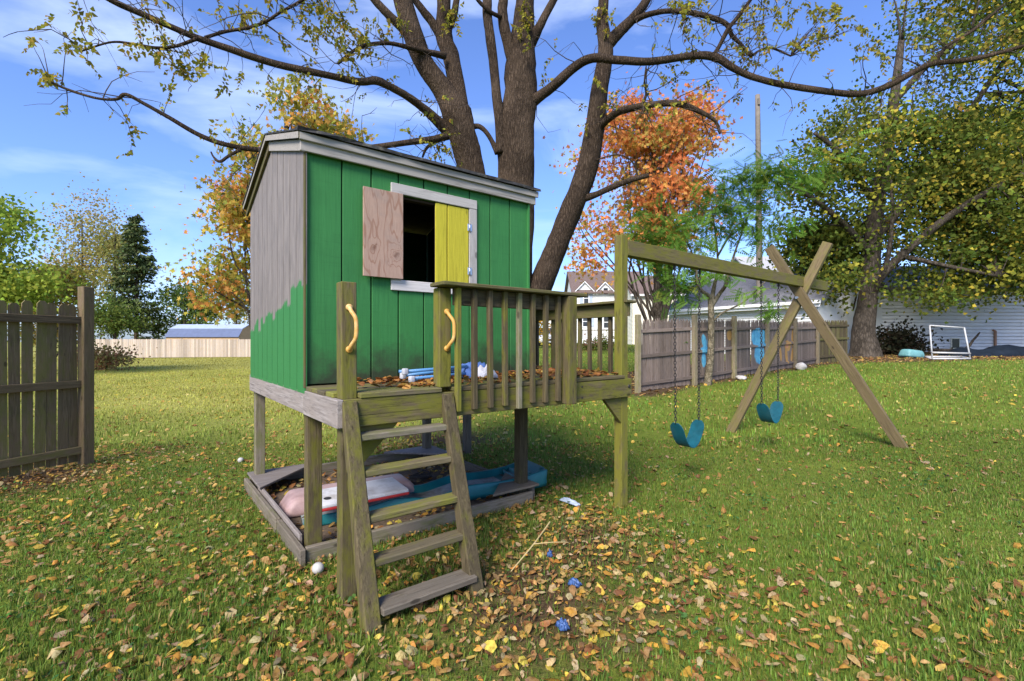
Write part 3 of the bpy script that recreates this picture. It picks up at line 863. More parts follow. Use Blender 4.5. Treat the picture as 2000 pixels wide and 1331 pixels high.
# rake boards up the left gable, front half white, rear half in dark wood with its shadow painted in
def rake(v0, v1, u0, u1, h0, h1, mat, name='rake_board'):
    s = (RIDGE_Z - 2.905) / (RIDGE_V - 0.60)
    z = lambda v: RIDGE_Z - abs(v - RIDGE_V) * s
    prism(name, PS, [(v0, z(v0) - h0), (v1, z(v1) - h0), (v1, z(v1) - h1), (v0, z(v0) - h1)], u0, u1, mat, lambda a, b, w: Vector((w, a, b)), 0.002)
rake(HF - 0.040, RIDGE_V, HL - 0.022, HL - 0.001, 0.05, 0.128, M['fascia'])
rake(HF - 0.060, RIDGE_V, HL - 0.050, HL - 0.0455, 0.004, 0.05, M['fascia'])
rake(RIDGE_V + 0.002, 2.742, HL - 0.050, HL - 0.0455, 0.004, 0.022, M['rail'])
rake(RIDGE_V + 0.002, 2.742, HL - 0.052, HL - 0.0455, 0.023, 0.048, M['fascia'])
rake(RIDGE_V + 0.002, 2.742, HL - 0.022, HL - 0.001, 0.05, 0.11, M['rail'])
rake(HF - 0.04, RIDGE_V, HR + 0.001, HR + 0.02, 0.05, 0.128, M['fascia'])
rake(RIDGE_V + 0.002, 2.742, HR + 0.001, HR + 0.02, 0.05, 0.128, M['fascia'])

# ---------------- swing beam and A-frame
bdir = Vector((math.cos(PS_A), math.sin(PS_A), 0))
b0 = ps(LU + 0.002, 0.045, 2.36)
ground_leg = lambda x, y: tz(x, y)
bar('swing_beam', PS, b0, b0 + bdir * 4.80 + Vector((0, 0, -0.01)), 0.089, 0.142, M['swing'])
F1 = gp(1428, 843); F2 = gp(1762, 876)
def leg(foot, mid, name):
    d = (mid - foot).normalized()
    up = bdir.copy()
    top = foot + d * ((2.87 - foot.z) / d.z)
    bar(name, PS, foot - d * 0.08, top, 0.125, 0.07, M['leg'], up=up)
leg(F1, at(1578, 551, 6.74), 'swing_leg')
leg(F2, at(1547, 551, 6.78), 'swing_leg')
bp = at(1558, 582, 6.70)
k = MB(); k.tube([bp - bdir * 0.03, bp - bdir * 0.055], [0.022, 0.018], 8, 1); k.build('bolt', M['steel'], PS, Matrix.Identity(4))

# ---------------- swings
def chain_mesh(mb, top, bot, link=0.042, r=0.0042, w=0.0115):
    d = bot - top; L = d.length; d.normalize()
    n = int(L / (link * 0.76)); step = L / n
    a = Vector((0.3, 0.8, 0.1)); a = (a - d * a.dot(d)).normalized(); b = d.cross(a)
    for i in range(n):
        c = top + d * (step * (i + 0.5))
        e = (a if i % 2 else b)
        e = (e + (b if i % 2 else a) * random.uniform(-.25, .25)).normalized()
        ring = []
        for q in range(10):
            t = q / 10 * 2 * math.pi
            ring.append(c + d * (math.sin(t) * link * 0.5) + e * (math.cos(t) * w))
        nrm = d.cross(e)
        V, F = [], []
        for q in range(10):
            t = q / 10 * 2 * math.pi
            o_ = d * math.sin(t) + e * math.cos(t)
            for s in range(4):
                y = s / 4 * 2 * math.pi
                V.append(ring[q] + o_ * (math.cos(y) * r) + nrm * (math.sin(y) * r))
        for q in range(10):
            for s in range(4):
                F.append((q * 4 + s, q * 4 + (s + 1) % 4, ((q + 1) % 10) * 4 + (s + 1) % 4, ((q + 1) % 10) * 4 + s))
        mb.add(V, F)

def swing(t0, t1, zend, zlow, label, twist):
    a = b0 + bdir * t0; b = b0 + bdir * t1
    mid = (a + b) / 2; mid.z = 0
    root = empty('swing', Vector((mid.x, mid.y, zlow)))
    tag(root, label, 'swing', 'belt swings on the wooden beam')
    half = (t1 - t0) / 2
    side = Vector((-bdir.y, bdir.x, 0))
    sd = (bdir * math.cos(twist) + side * math.sin(twist)); cr = Vector((-sd.y, sd.x, 0))
    ends = []
    for s, top in ((-1, a), (1, b)):
        e = Vector((mid.x, mid.y, zend)) + sd * (s * half * 0.80)
        ends.append(e)
        c = MB(); chain_mesh(c, Vector((top.x, top.y, 2.27)), e)
        c.build('chain', M['chain'], root, Matrix.Identity(4), True)
        h = MB(); h.tube([(top.x, top.y, 2.292), (top.x, top.y, 2.245)], [0.014, 0.008], 8, 1); h.build('hook', M['chain'], root, Matrix.Identity(4))
    # belt: U-shaped strip with rounded ends
    n = 48; V, F = [], []
    for i in range(n + 1):
        s = -1 + 2 * i / n
        x = half * 0.80 * math.copysign(abs(s) ** 0.92, s)
        z = zlow + (zend - zlow + 0.005) * abs(s) ** 2.0
        ax = abs(s)
        w = 0.082 * (1 if ax < 0.84 else math.sqrt(max(0.08, 1 - ((ax - 0.84) / 0.18) ** 2)))
        tx = Vector((1, 0, 2.0 * (zend - zlow) / (half * 0.8) * s)).normalized(); nn = Vector((-tx.z, 0, tx.x))
        for (cy, cz) in ((-w, 0.004), (w, 0.004), (w, -0.004), (-w, -0.004)):
            p = Vector((mid.x, mid.y, z)) + sd * (x + nn.x * cz) + cr * cy + Vector((0, 0, nn.z * cz))
            V.append(p)
    for i in range(n):
        for q in range(4):
            F.append((i * 4 + q, i * 4 + (q + 1) % 4, i * 4 + 4 + (q + 1) % 4, i * 4 + 4 + q))
    F += [(3, 2, 1, 0), (n * 4, n * 4 + 1, n * 4 + 2, n * 4 + 3)]
    mesh_obj('seat', V, F, M['seat'], root, Matrix.Identity(4), False)
swing(0.80, 1.27, 0.655, 0.40, 'teal belt swing on black chains, nearer to the green playhouse', R(-6))
swing(2.70, 3.20, 0.705, 0.455, 'teal belt swing on black chains, beside the crossed wooden legs', R(-4))

# ------------------------------------------------------------------ sandbox and the things lying under the house
SB = empty('sandbox', ps(1.0, 1.66, 0.0), PS_A)
tag(SB, 'low weathered timber sandbox frame on the ground below the green playhouse', 'sandbox')
def sbx(name, u0, u1, v0, v1, z0, z1, mat, jit=0.004, **k):
    return box(name, SB, u0 - 1.0, u1 - 1.0, v0 - 1.66, v1 - 1.66, z0, z1, mat, 0.006, jit, **k)
sbx('timber', -0.085, -0.045, 1.30, 2.72, -0.02, 0.115, M['timber'])
sbx('timber', -0.075, -0.035, 0.60, 1.55, -0.02, 0.105, M['timber'], 0.01)
sbx('timber', -0.032, -0.004, 0.82, 2.30, -0.02, 0.135, M['grey'], 0.008)
sbx('timber', -0.03, 1.99, 0.625, 0.665, -0.02, 0.10, M['timber'], 0.004)
sbx('timber', 0.12, 1.80, 0.672, 0.710, -0.02, 0.075, M['timber'], 0.004)
sbx('timber', -0.03, 2.05, 2.72, 2.76, -0.02, 0.135, M['timber'])
sbx('timber', 2.01, 2.05, 0.67, 2.71, -0.02, 0.125, M['timber'])
for poly in ([(-0.05, 2.76), (0.62, 2.76), (-0.05, 2.10)], [(2.06, 2.76), (2.06, 2.12), (1.42, 2.76)], [(2.06, 0.62), (1.52, 0.62), (2.06, 1.15)]):
    prism('corner_seat', SB, [(a - 1.0, b - 1.66) for a, b in poly], 0.138, 0.160, M['grey'] if poly[0][1] > 1 else M['timber'], lambda a, b, w: Vector((a, b, w)), 0.004)
# loose earth inside the frame
n = 22; V, F = [], []
for j in range(n + 1):
    for i in range(n + 1):
        V.append((-1.0 + 2.0 * i / n, -0.98 + 2.02 * j / n, 0.022 + 0.02 * float(vnoise(i * 0.4, j * 0.4, 4))))
for j in range(n):
    for i in range(n):
        a = j * (n + 1) + i; F.append((a, a + 1, a + n + 2, a + n + 1))
mesh_obj('sand_bed', V, F, plain('dark_sandy_soil', (0.10, 0.07, 0.045), 0.95, 0.4, 25, bstr=0.5), SB, smooth=True)

# wave slide
SL = empty('slide', ps(1.22, 1.17, 0.0), PS_A + R(-10))
tag(SL, 'teal plastic wave slide lying on the ground under the deck', 'slide')
SLL, SLW = 2.22, 0.43
sx = [0.0, 0.08, 0.2, 0.33, 0.47, 0.62, 0.76, 0.88, 1.0]
sz = [0.11, 0.13, 0.125, 0.172, 0.12, 0.185, 0.175, 0.185, 0.235]
def rim_z(s): return float(np.interp(s, sx, sz))
n = 44
V, F, Vb, Fb = [], [], [], []
for i in range(n + 1):
    s = i / n; x = -SLL / 2 + SLL * s
    zr = 0.25 * rim_z(max(0, s - .03)) + 0.5 * rim_z(s) + 0.25 * rim_z(min(1, s + .03)); zb = zr - 0.065
    if s > 0.84: zb += 0.07 * (s - 0.84) / 0.16 + 0.012 * math.sin((s - 0.84) / 0.16 * 10 * math.pi)
    hw = SLW / 2 * (1.0 + 0.12 * max(0, (s - 0.8) / 0.2))
    prof = [(-hw * 0.90, 0.028 + 0.55 * max(0, zr - 0.17)), (-hw * 0.97, zr * 0.45), (-hw * 0.93, zr * 0.55), (-hw, zr - 0.01), (-hw + 0.012, zr), (-hw + 0.035, zr - 0.006), (-hw + 0.065, zb)]
    prof = prof + [(-a, b) for a, b in prof[::-1]]
    for a, b in prof: V.append((x, a, b))
    for q in range(7): Vb.append((x, (-1 + q / 3) * (hw - 0.062), zb + 0.0025))
m_ = 14
for i in range(n):
    for q in range(m_ - 1):
        F.append((i * m_ + q, i * m_ + q + 1, (i + 1) * m_ + q + 1, (i + 1) * m_ + q))
    F.append((i * m_ + m_ - 1, i * m_, (i + 1) * m_, (i + 1) * m_ + m_ - 1))
    for q in range(6): Fb.append((i * 7 + q, i * 7 + q + 1, (i + 1) * 7 + q + 1, (i + 1) * 7 + q))
F += [tuple(range(m_))[::-1], tuple(n * m_ + q for q in range(m_))]
mesh_obj('trough', V, F, M['teal'], SL, smooth=True)
k0 = int(n * 0.84)
mesh_obj('bed', Vb[:(k0 + 1) * 7], Fb[:k0 * 6], M['teal_bed'], SL, smooth=True)
mesh_obj('bed', Vb[k0 * 7:], [tuple(i - k0 * 7 for i in f) for f in Fb[k0 * 6:]], M['teal'], SL, smooth=True)
for kk in range(4):
    x = SLL / 2 - 0.06 - kk * 0.075
    r = MB(); z = rim_z(0.97 - kk * 0.033) - 0.028
    r.tube([(x, -0.17, z), (x, 0.0, z - 0.004), (x, 0.17, z)], [0.016, 0.016, 0.016], 8, 3); r.build('rib', M['teal'], SL, smooth=True)

def rounded_box(name, parent, lx, ly, lz, mat, r=0.05, taper=0.9, W=None):
    bm = bmesh.new(); bmesh.ops.create_cube(bm, size=1.0)
    for v in bm.verts:
        k_ = taper if v.co.z > 0 else 1.0
        v.co = Vector((v.co.x * lx * k_, v.co.y * ly * k_, (v.co.z + 0.5) * lz))
    bmesh.ops.bevel(bm, geom=bm.edges[:], offset=r, segments=3, affect='EDGES', profile=0.5)
    me = bpy.data.meshes.new(name); bm.to_mesh(me); bm.free()
    me.polygons.foreach_set('use_smooth', [True] * len(me.polygons))
    me.materials.append(mat)
    return put(bpy.data.objects.new(name, me), W if W else (WM[parent.name] if parent else None), parent)

pk = rounded_box('plastic_bench', None, 1.22, 0.42, 0.155, M['pink'], 0.045, 0.84, Matrix.Translation(ps(0.62, 1.60, 0.03)) @ Matrix.Rotation(PS_A + R(-6), 4, 'Z'))
tag(pk, 'faded pink plastic bench top lying in the sandbox behind the slide', 'bench')
WB = empty('toy_tabletop', ps(0.53, 1.17, 0.205), PS_A + R(-2))
tag(WB, 'white plastic toy tabletop with a red edge resting on the teal slide', 'toy')
Wt = WM[WB.name] @ Matrix.Rotation(R(3), 4, 'X')
rounded_box('top', WB, 0.74, 0.37, 0.03, M['white_pl'], 0.008, 0.985, Wt @ Matrix.Translation((0, 0, 0.022)))
rounded_box('edge', WB, 0.745, 0.375, 0.0235, M['red_pl'], 0.006, 1.0, Wt)
h_ = MB(); h_.tube([(-0.27, -0.06, 0.0535), (-0.27, -0.06, 0.0545)], [0.03, 0.03], 16, 1); h_.build('hole', M['tyre'], WB, Wt)
# tangle of wire
wr = MB(); rs = random.Random(3)
for k in range(16):
    c = Vector((0, 0, 0.08)); pts = []
    a0 = rs.uniform(0, 6.28); rr = rs.uniform(0.05, 0.13); tl = rs.uniform(-1, 1)
    for q in range(9):
        a = a0 + q * 0.7
        pts.append((rr * math.cos(a), rr * math.sin(a) * 0.7, max(0.012, 0.09 + rr * 0.7 * math.sin(a + tl) * tl)))
    wr.tube(pts, [0.0025] * 9, 4, 3)
w_ = wr.build('wire_tangle', M['chain'], None, Matrix.Translation(ps(1.40, 1.75, 0.0)))
tag(w_, 'tangle of dark wire on the sandbox floor behind the ladder', 'wire')

# folded camp chair on the deck
CH = empty('folded_chair', ps(0.86, 0.47, ZD), PS_A + R(6))
tag(CH, 'blue folded camp chair lying among dry leaves on the deck', 'chair')
for (a, b) in (((-0.27, -0.03, 0.085), (0.30, -0.02, 0.10)), ((-0.25, 0.03, 0.05), (0.32, 0.04, 0.085)), ((-0.24, -0.07, 0.035), (0.28, -0.03, 0.045)), ((-0.26, 0.075, 0.08), (0.3, 0.08, 0.05)), ((-0.2, 0.0, 0.02), (0.26, 0.05, 0.022))):
    t = MB(); t.tube([a, b], [0.0125, 0.0125], 10, 1); t.build('tube', M['blue_tube'], CH, smooth=True)
for (x, y, z) in ((-0.275, -0.03, 0.085), (-0.255, 0.03, 0.05), (-0.245, -0.07, 0.03)):
    rounded_box('end_cap', CH, 0.04, 0.04, 0.045, M['white_pl'], 0.008, 0.95, WM[CH.name] @ Matrix.Translation((x, y, z - 0.022)))
def crumple(name, parent, W, lx, ly, h, mat, seed):
    n = 16; V, F = [], []
    for j in range(n + 1):
        for i in range(n + 1):
            a, b = i / n, j / n
            e = 4 * a * (1 - a) * 4 * b * (1 - b)
            V.append(((a - .5) * lx + 0.02 * (float(vnoise(i * .7, j * .7, seed)) - .5), (b - .5) * ly, h * e ** 0.4 * (0.35 + float(vnoise(i * 0.45, j * 0.45, seed + 1)))))
    for j in range(n):
        for i in range(n):
            q = j * (n + 1) + i; F.append((q, q + 1, q + n + 2, q + n + 1))
    o = mesh_obj(name, V, F, mat, parent, W, True)
    md = o.modifiers.new('thickness', 'SOLIDIFY'); md.thickness = 0.006
    return o
crumple('fabric', CH, WM[CH.name] @ Matrix.Translation((0.40, 0.02, 0.012)), 0.26, 0.24, 0.13, M['blue_cloth'], 5)
crumple('fabric', CH, WM[CH.name] @ Matrix.Translation((0.42, -0.10, 0.010)), 0.18, 0.16, 0.09, M['white_cloth'], 8)

# small things on the grass
def sphere(name, loc, r, mat, sq=1.0, seed=0, rough=0.0, seg=20):
    bm = bmesh.new(); bmesh.ops.create_icosphere(bm, subdivisions=3, radius=r)
    rs = random.Random(seed); off = Vector((rs.random() * 9, rs.random() * 9, rs.random() * 9))
    from mathutils import noise as mn
    for v in bm.verts:
        if rough: v.co *= 1 + rough * mn.noise(v.co / r * 1.3 + off)
        v.co.z *= sq
    me = bpy.data.meshes.new(name); bm.to_mesh(me); bm.free(); me.materials.append(mat)
    me.polygons.foreach_set('use_smooth', [True] * len(me.polygons))
    return put(bpy.data.objects.new(name, me), Matrix.Translation(loc) @ Matrix.Rotation(rs.random() * 6, 4, 'Z'))
g = gp(621, 1121); tag(sphere('ball', g + Vector((0, 0, 0.036)), 0.037, M['ball']), 'worn white baseball in the grass beside the middle post', 'ball', 'white balls on the lawn')
g = gp(470, 905); tag(sphere('ball', g + Vector((0, 0, 0.032)), 0.034, M['ball']), 'small white ball on the lawn left of the rear post', 'ball', 'white balls on the lawn')
g = gp(1564, 723); tag(sphere('stone', g + Vector((0, 0, 0.1)), 0.16, M['stone'], 0.85, 3, 0.2), 'round pale stone at the foot of the brown fence', 'stone')
g = gp(1447, 742); tag(sphere('stone', g + Vector((0, 0, 0.05)), 0.14, M['stone'], 0.5, 5, 0.3), 'flat pale stone beside a fence post near the young tree', 'stone')
def scrap(px, py, lx, ly, mat, label, seed):
    g = gp(px, py); o = crumple('plastic_scrap', None, Matrix.Translation(g + Vector((0, 0, 0.02))) @ Matrix.Rotation(seed * 1.3, 4, 'Z'), lx, ly, 0.035, mat, seed)
    tag(o, label, 'scrap', 'plastic scraps in the grass')
scrap(1122, 1150, 0.07, 0.05, M['blue_pl'], 'blue plastic scrap in the leaves right of the ladder', 2)
scrap(1098, 1232, 0.07, 0.055, M['blue_pl'], 'dark blue plastic scrap in the leaves nearest the camera', 4)
scrap(1074, 1092, 0.035, 0.03, M['blue_pl'], 'tiny blue plastic scrap beside the dry stalk', 6)
scrap(1113, 986, 0.22, 0.06, M['roof_pale'], 'flat grey blue strip on the ground near the tall swing post', 9)
a, b = gp(998, 1122), gp(1074, 1045)
s_ = MB(); s_.tube([a + Vector((0, 0, .015)), (a + b) / 2 + Vector((0.01, 0, .06)), b + Vector((0, 0, .10))], [0.003, 0.004, 0.006], 6, 5, 0.1)
s_.tube([(a + b) / 2 + Vector((0.01, 0, .06)), (a + b) / 2 + Vector((0.15, 0.03, .06)), (a + b) / 2 + Vector((0.27, 0.10, .03))], [0.004, 0.003, 0.002], 5, 3)
tag(s_.build('dry_stalk', M['stick'], None), 'pale dry forked stalk sticking up from the leaves', 'stalk')

# ------------------------------------------------------------------ fences
def flower_paint():
    """brown fence boards with a blue butterfly shape, a second one, and an orange sun flower brushed over them"""
    m = M['fence'].copy(); m.name = 'painted_fence_wood'
    nt = m.node_tree; b = nt.nodes['Principled BSDF']
    src = b.inputs['Base Color'].links[0].from_socket
    ge = nt.nodes.new('ShaderNodeNewGeometry')
    a = FP[0]; e = (FP[-1] - FP[0]); e.z = 0; e.normalize()
    dt = nt.nodes.new('ShaderNodeVectorMath'); dt.operation = 'DOT_PRODUCT'
    nt.links.new(ge.outputs['Position'], dt.inputs[0]); dt.inputs[1].default_value = e
    s = math_(nt, 'SUBTRACT', dt.outputs['Value'], a.dot(e) - 0)
    s = math_(nt, 'ADD', s, a.z * e.z)
    sp = nt.nodes.new('ShaderNodeSeparateXYZ'); nt.links.new(ge.outputs['Position'], sp.inputs[0]); z = sp.outputs[2]
    wob = math_(nt, 'MULTIPLY', math_(nt, 'SUBTRACT', noise(nt, ge.outputs['Position'], 5, 4), 0.5), 0.9)
    def fence_sz(px, py):
        # point on the fence plane seen at this pixel
        d = Vector(((px - 1000) / FPX, 1, -(py - HOR) / FPX)); nrm = Vector((e.y, -e.x, 0))
        t = (a - Vector((0, 0, 0))).dot(nrm) / d.dot(nrm); p = d * t + Vector((0, 0, 1.5)); return (p - a).dot(e), p.z
    def ell(px, py, rx, rz, rot=0.0):
        cs, cz = fence_sz(px, py)
        ds = math_(nt, 'SUBTRACT', s, cs); dz = math_(nt, 'SUBTRACT', z, cz)
        c_, s_ = math.cos(rot), math.sin(rot)
        p = math_(nt, 'ADD', math_(nt, 'MULTIPLY', ds, c_ / rx), math_(nt, 'MULTIPLY', dz, s_ / rx))
        q = math_(nt, 'ADD', math_(nt, 'MULTIPLY', ds, -s_ / rz), math_(nt, 'MULTIPLY', dz, c_ / rz))
        r2 = math_(nt, 'ADD', math_(nt, 'MULTIPLY', p, p), math_(nt, 'MULTIPLY', q, q))
        return math_(nt, 'SUBTRACT', 1.0, r2)
    def union(lst):
        o = lst[0]
        for l in lst[1:]: o = math_(nt, 'MAXIMUM', o, l)
        return ramp(nt, math_(nt, 'ADD', o, wob), [(0.0, 0.0), (0.35, 0.88)])
    blue = union([ell(1468, 659, 0.40, 0.30), ell(1473, 692, 0.36, 0.32), ell(1481, 660, 0.28, 0.28), ell(1363, 668, 0.12, 0.24, 0.35), ell(1373, 665, 0.11, 0.26, -0.3), ell(1365, 684, 0.27, 0.11), ell(1362, 702, 0.12, 0.22)])
    org = union([ell(1530, 676, 0.26, 0.20), ell(1545, 674, 0.26, 0.10), ell(1541, 655, 0.11, 0.28, -0.2), ell(1528, 695, 0.11, 0.3, 0.25), ell(1540, 692, 0.11, 0.28, -0.4), ell(1510, 660, 0.10, 0.22, 0.5), ell(1516, 692, 0.09, 0.25, 0.2), ell(1413, 655, 0.16, 0.16), ell(1420, 666, 0.10, 0.16)])
    pink = union([ell(1529, 676, 0.13, 0.09)])
    bl = mix(nt, ramp(nt, noise(nt, ge.outputs['Position'], 7, 3), [(0.4, 0.0), (0.6, 1.0)]), (0.06, 0.30, 0.50), (0.11, 0.42, 0.60))
    c = mix(nt, blue, src, bl)
    c = mix(nt, math_(nt, 'MULTIPLY', org, 0.7), c, (0.50, 0.27, 0.06))
    c = mix(nt, math_(nt, 'MULTIPLY', pink, 0.7), c, (0.50, 0.20, 0.13))
    nt.links.new(c, b.inputs['Base Color'])
    return m
M['fence_paint'] = flower_paint()

def picket_obj(parent, base, e, w, h, th, mat, dog=0.12, point=False):
    """one picket: a board with a pointed or clipped top, its long side local X"""
    key = ('picket', round(w, 3), round(h, 2), round(th, 3), mat.name, point)
    if key not in BOX:
        hw = w / 2
        top = [(h - (0.10 if point else 0.035), hw), (h, hw * 0.12 if point else hw * 0.45)] + ([] if point else [(h, -hw * 0.45)]) + [(h - (0.10 if point else 0.035), -hw)]
        poly = [(0, -hw), (0, hw)] + top
        n = len(poly)
        V = [(a, b, -th / 2) for a, b in poly] + [(a, b, th / 2) for a, b in poly]
        F = [tuple(range(n))[::-1], tuple(range(n, 2 * n))] + [(i, (i + 1) % n, n + (i + 1) % n, n + i) for i in range(n)]
        me = bpy.data.meshes.new('picket'); me.from_pydata(V, [], F); me.update(); me.materials.append(mat)
        BOX[key] = me
    o = bpy.data.objects.new('picket', BOX[key])
    nrm = Vector((e.y, -e.x, 0))
    Mx = Matrix(((0, e.x, nrm.x, base.x), (0, e.y, nrm.y, base.y), (1, 0, 0, base.z), (0, 0, 0, 1)))
    Mx = Mx @ Matrix.Rotation(random.gauss(0, 0.006), 4, 'Z')
    return put(o, Mx, parent)

# brown stockade fence on the right
FR = empty('picket_fence', FP[0])
tag(FR, 'brown picket fence with blue and orange flowers painted on its boards', 'fence')
for i, p in enumerate(FP):
    hp = 1.86 - 0.045 * i
    e = (FP[min(i + 1, 5)] - FP[max(i - 1, 0)]); e.z = 0; e.normalize()
    nrm = Vector((e.y, -e.x, 0))
    c = p + nrm * 0.03
    bar('post', FR, c + Vector((0, 0, -0.05)), c + Vector((0, 0, hp)), 0.115, 0.105, M['fence_post'], up=tuple(nrm), c=0.006)
for i in range(5):
    a, b = FP[i], FP[i + 1]
    e = b - a; L = Vector((e.x, e.y, 0)).length; eh = Vector((e.x, e.y, 0)) / L; nrm = Vector((eh.y, -eh.x, 0))
    h = 1.72 - 0.045 * i
    n = int(L / 0.068); st = L / n
    for k in range(n):
        if (i, k) in ((0, n - 1), (1, n - 6), (2, 16)): continue
        f = (k + 0.5) / n
        base = a.lerp(b, f) - nrm * 0.045
        base.z = a.z * (1 - f) + b.z * f + 0.02 + random.gauss(0, 0.006)
        picket_obj(FR, base, eh, 0.063, h + random.choice((0, 0, 0.02, -0.02)), 0.017, M['fence_paint'], point=True)
    for z in (0.20, 0.86, 1.46 - 0.03 * i):
        o0 = a - nrm * 0.012 + Vector((0, 0, z)); o1 = b - nrm * 0.012 + Vector((0, 0, z))
        bar('rail', FR, o0 + eh * 0.06, o1 - eh * 0.06, 0.036, 0.082, M['fence_paint'])
# short run of the fence, its deep shade painted as dark wood
FR2 = empty('picket_fence', FP[5])
tag(FR2, 'short picket fence run with its shade painted dark, between the painted fence and the thick right-hand trunk', 'fence')
e = Vector((0.86, 0.51, 0)); a = FP[5] + e * 0.15
for k in range(18):
    p = a + e * (0.12 * k); p.z = tz(p.x, p.y)
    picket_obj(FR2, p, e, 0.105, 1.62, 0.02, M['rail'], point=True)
for z in (0.25, 0.9, 1.4):
    p0 = a.copy(); p1 = a + e * 2.15; p0.z = tz(p0.x, p0.y) + z; p1.z = tz(p1.x, p1.y) + z
    n2 = Vector((e.y, -e.x, 0)) * 0.03
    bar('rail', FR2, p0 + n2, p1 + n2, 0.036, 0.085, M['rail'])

# dark fence panel at the left edge
g = gp(168, 908)
FL = empty('fence_panel', g)
tag(FL, 'dark brown slatted fence panel with a tall post at the left edge', 'fence')
e = Vector((-0.334, -0.943, 0)); nrm = Vector((0.943, -0.334, 0))
bar('post', FL, g + Vector((0, 0, -0.1)), g + Vector((0, 0, 2.17)), 0.115, 0.12, M['fence_dark'], up=tuple(nrm), c=0.006)
for k in range(26):
    p = g + e * (0.105 + 0.107 * k) - nrm * 0.045; p.z = 0.0
    picket_obj(FL, p + Vector((0, 0, 0.05 + random.gauss(0, 0.012))), e, 0.094, 1.90, 0.017, M['fence_dark'])
for z in (0.19, 0.99, 1.76):
    bar('rail', FL, g + e * 0.04 + Vector((0, 0, z)), g + e * 2.9 + Vector((0, 0, z)), 0.04, 0.088, M['fence_dark'])

# tan board fence across the far end of the lawn
Y0 = 43.0
A_ = Vector(((175 - 1000) / FPX * Y0, Y0, 0)); B_ = Vector(((700 - 1000) / FPX * 48.5, 48.5, 0))
FF = empty('board_fence', A_)
tag(FF, 'long pale tan board fence across the far end of the lawn', 'fence')
e = (B_ - A_); L = e.length; e.normalize()
nb = int(L / 0.152)
for k in range(nb):
    p = A_ + e * (0.152 * (k + .5)); p.z = tz(p.x, p.y) + 0.04
    picket_obj(FF, p, e, 0.142, 1.70 + random.choice((0, 0.01, 0.02)), 0.02, M['fence_tan'])
for k in range(int(L / 2.43) + 1):
    p = A_ + e * (2.43 * k) + Vector((e.y, -e.x, 0)) * -0.06; p.z = tz(p.x, p.y)
    bar('post', FF, p + Vector((0, 0, -.1)), p + Vector((0, 0, 1.82)), 0.09, 0.09, M['fence_tan'], up=(1, 0, 0))

# ------------------------------------------------------------------ buildings
def lap_wall(name, parent, x0, x1, z0, z1, lap, mat, y=0.0, gable=None, W=None, flip=1):
    """clapboard: every course leans out at its foot. gable=(xc, ztop): courses narrow above z1"""
    V, F = [], []
    def course(a0, a1, b0, b1, za, zb):
        o = len(V)
        zm_ = za + 0.24 * (zb - za); yo = y - min(0.055, lap * 0.30)
        V.extend([(a0, yo, zm_), (a1, yo, zm_), (b1, y - 0.004, zb), (b0, y - 0.004, zb), (a0, y - 0.004, za), (a1, y - 0.004, za)])
        F.extend([(o, o + 1, o + 2, o + 3), (o, o + 4, o + 5, o + 1)])
    n = max(1, round((z1 - z0) / lap)); st = (z1 - z0) / n
    for k in range(n): course(x0, x1, x0, x1, z0 + k * st, z0 + (k + 1) * st)
    if gable:
        xc, zt = gable; n2 = max(1, round((zt - z1) / lap)); s2 = (zt - z1) / n2
        for k in range(n2):
            f0, f1 = k / n2, (k + 1) / n2
            course(x0 + (xc - x0) * f0, x1 + (xc - x1) * f0, x0 + (xc - x0) * f1, x1 + (xc - x1) * f1, z1 + k * s2, z1 + (k + 1) * s2)
    return mesh_obj(name, V, F, mat, parent, W)
def solid(name, parent, x0, x1, y0, y1, z0, z1, mat):
    mb = MB(); mb.box(x0, x1, y0, y1, z0, z1); return mb.build(name, mat, parent)
def poly_prism(name, parent, poly, w0, w1, mat, axis='x'):
    fr = (lambda a, b, w: Vector((w, a, b))) if axis == 'x' else (lambda a, b, w: Vector((a, w, b)))
    return prism(name, parent, poly, w0, w1, mat, fr)
def window(parent, x0, x1, z0, z1, y=0.0, shutter=None):
    w = MB(); t = 0.09
    w.box(x0 - t, x1 + t, y - 0.06, y - 0.021, z1, z1 + t); w.box(x0 - t, x1 + t, y - 0.07, y - 0.021, z0 - t, z0)
    w.box(x0 - t, x0, y - 0.06, y - 0.021, z0, z1); w.box(x1, x1 + t, y - 0.06, y - 0.021, z0, z1)
    w.box(x0, x1, y - 0.045, y - 0.03, (z0 + z1) / 2 - 0.03, (z0 + z1) / 2 + 0.03)
    o = w.build('window', M['white_paint'], parent)
    g_ = MB(); g_.box(x0, x1, y - 0.034, y - 0.024, z0, z1); g_.build('pane', M['glass'], o, WM[parent.name])
    if shutter:
        for xa, xb in ((x0 - t - 0.32, x0 - t - 0.02), (x1 + t + 0.02, x1 + t + 0.32)):
            s = MB(); s.box(xa, xb, y - 0.055, y - 0.022, z0 - 0.02, z1 + 0.02); s.build('shutter', shutter, o, WM[parent.name])
    return o

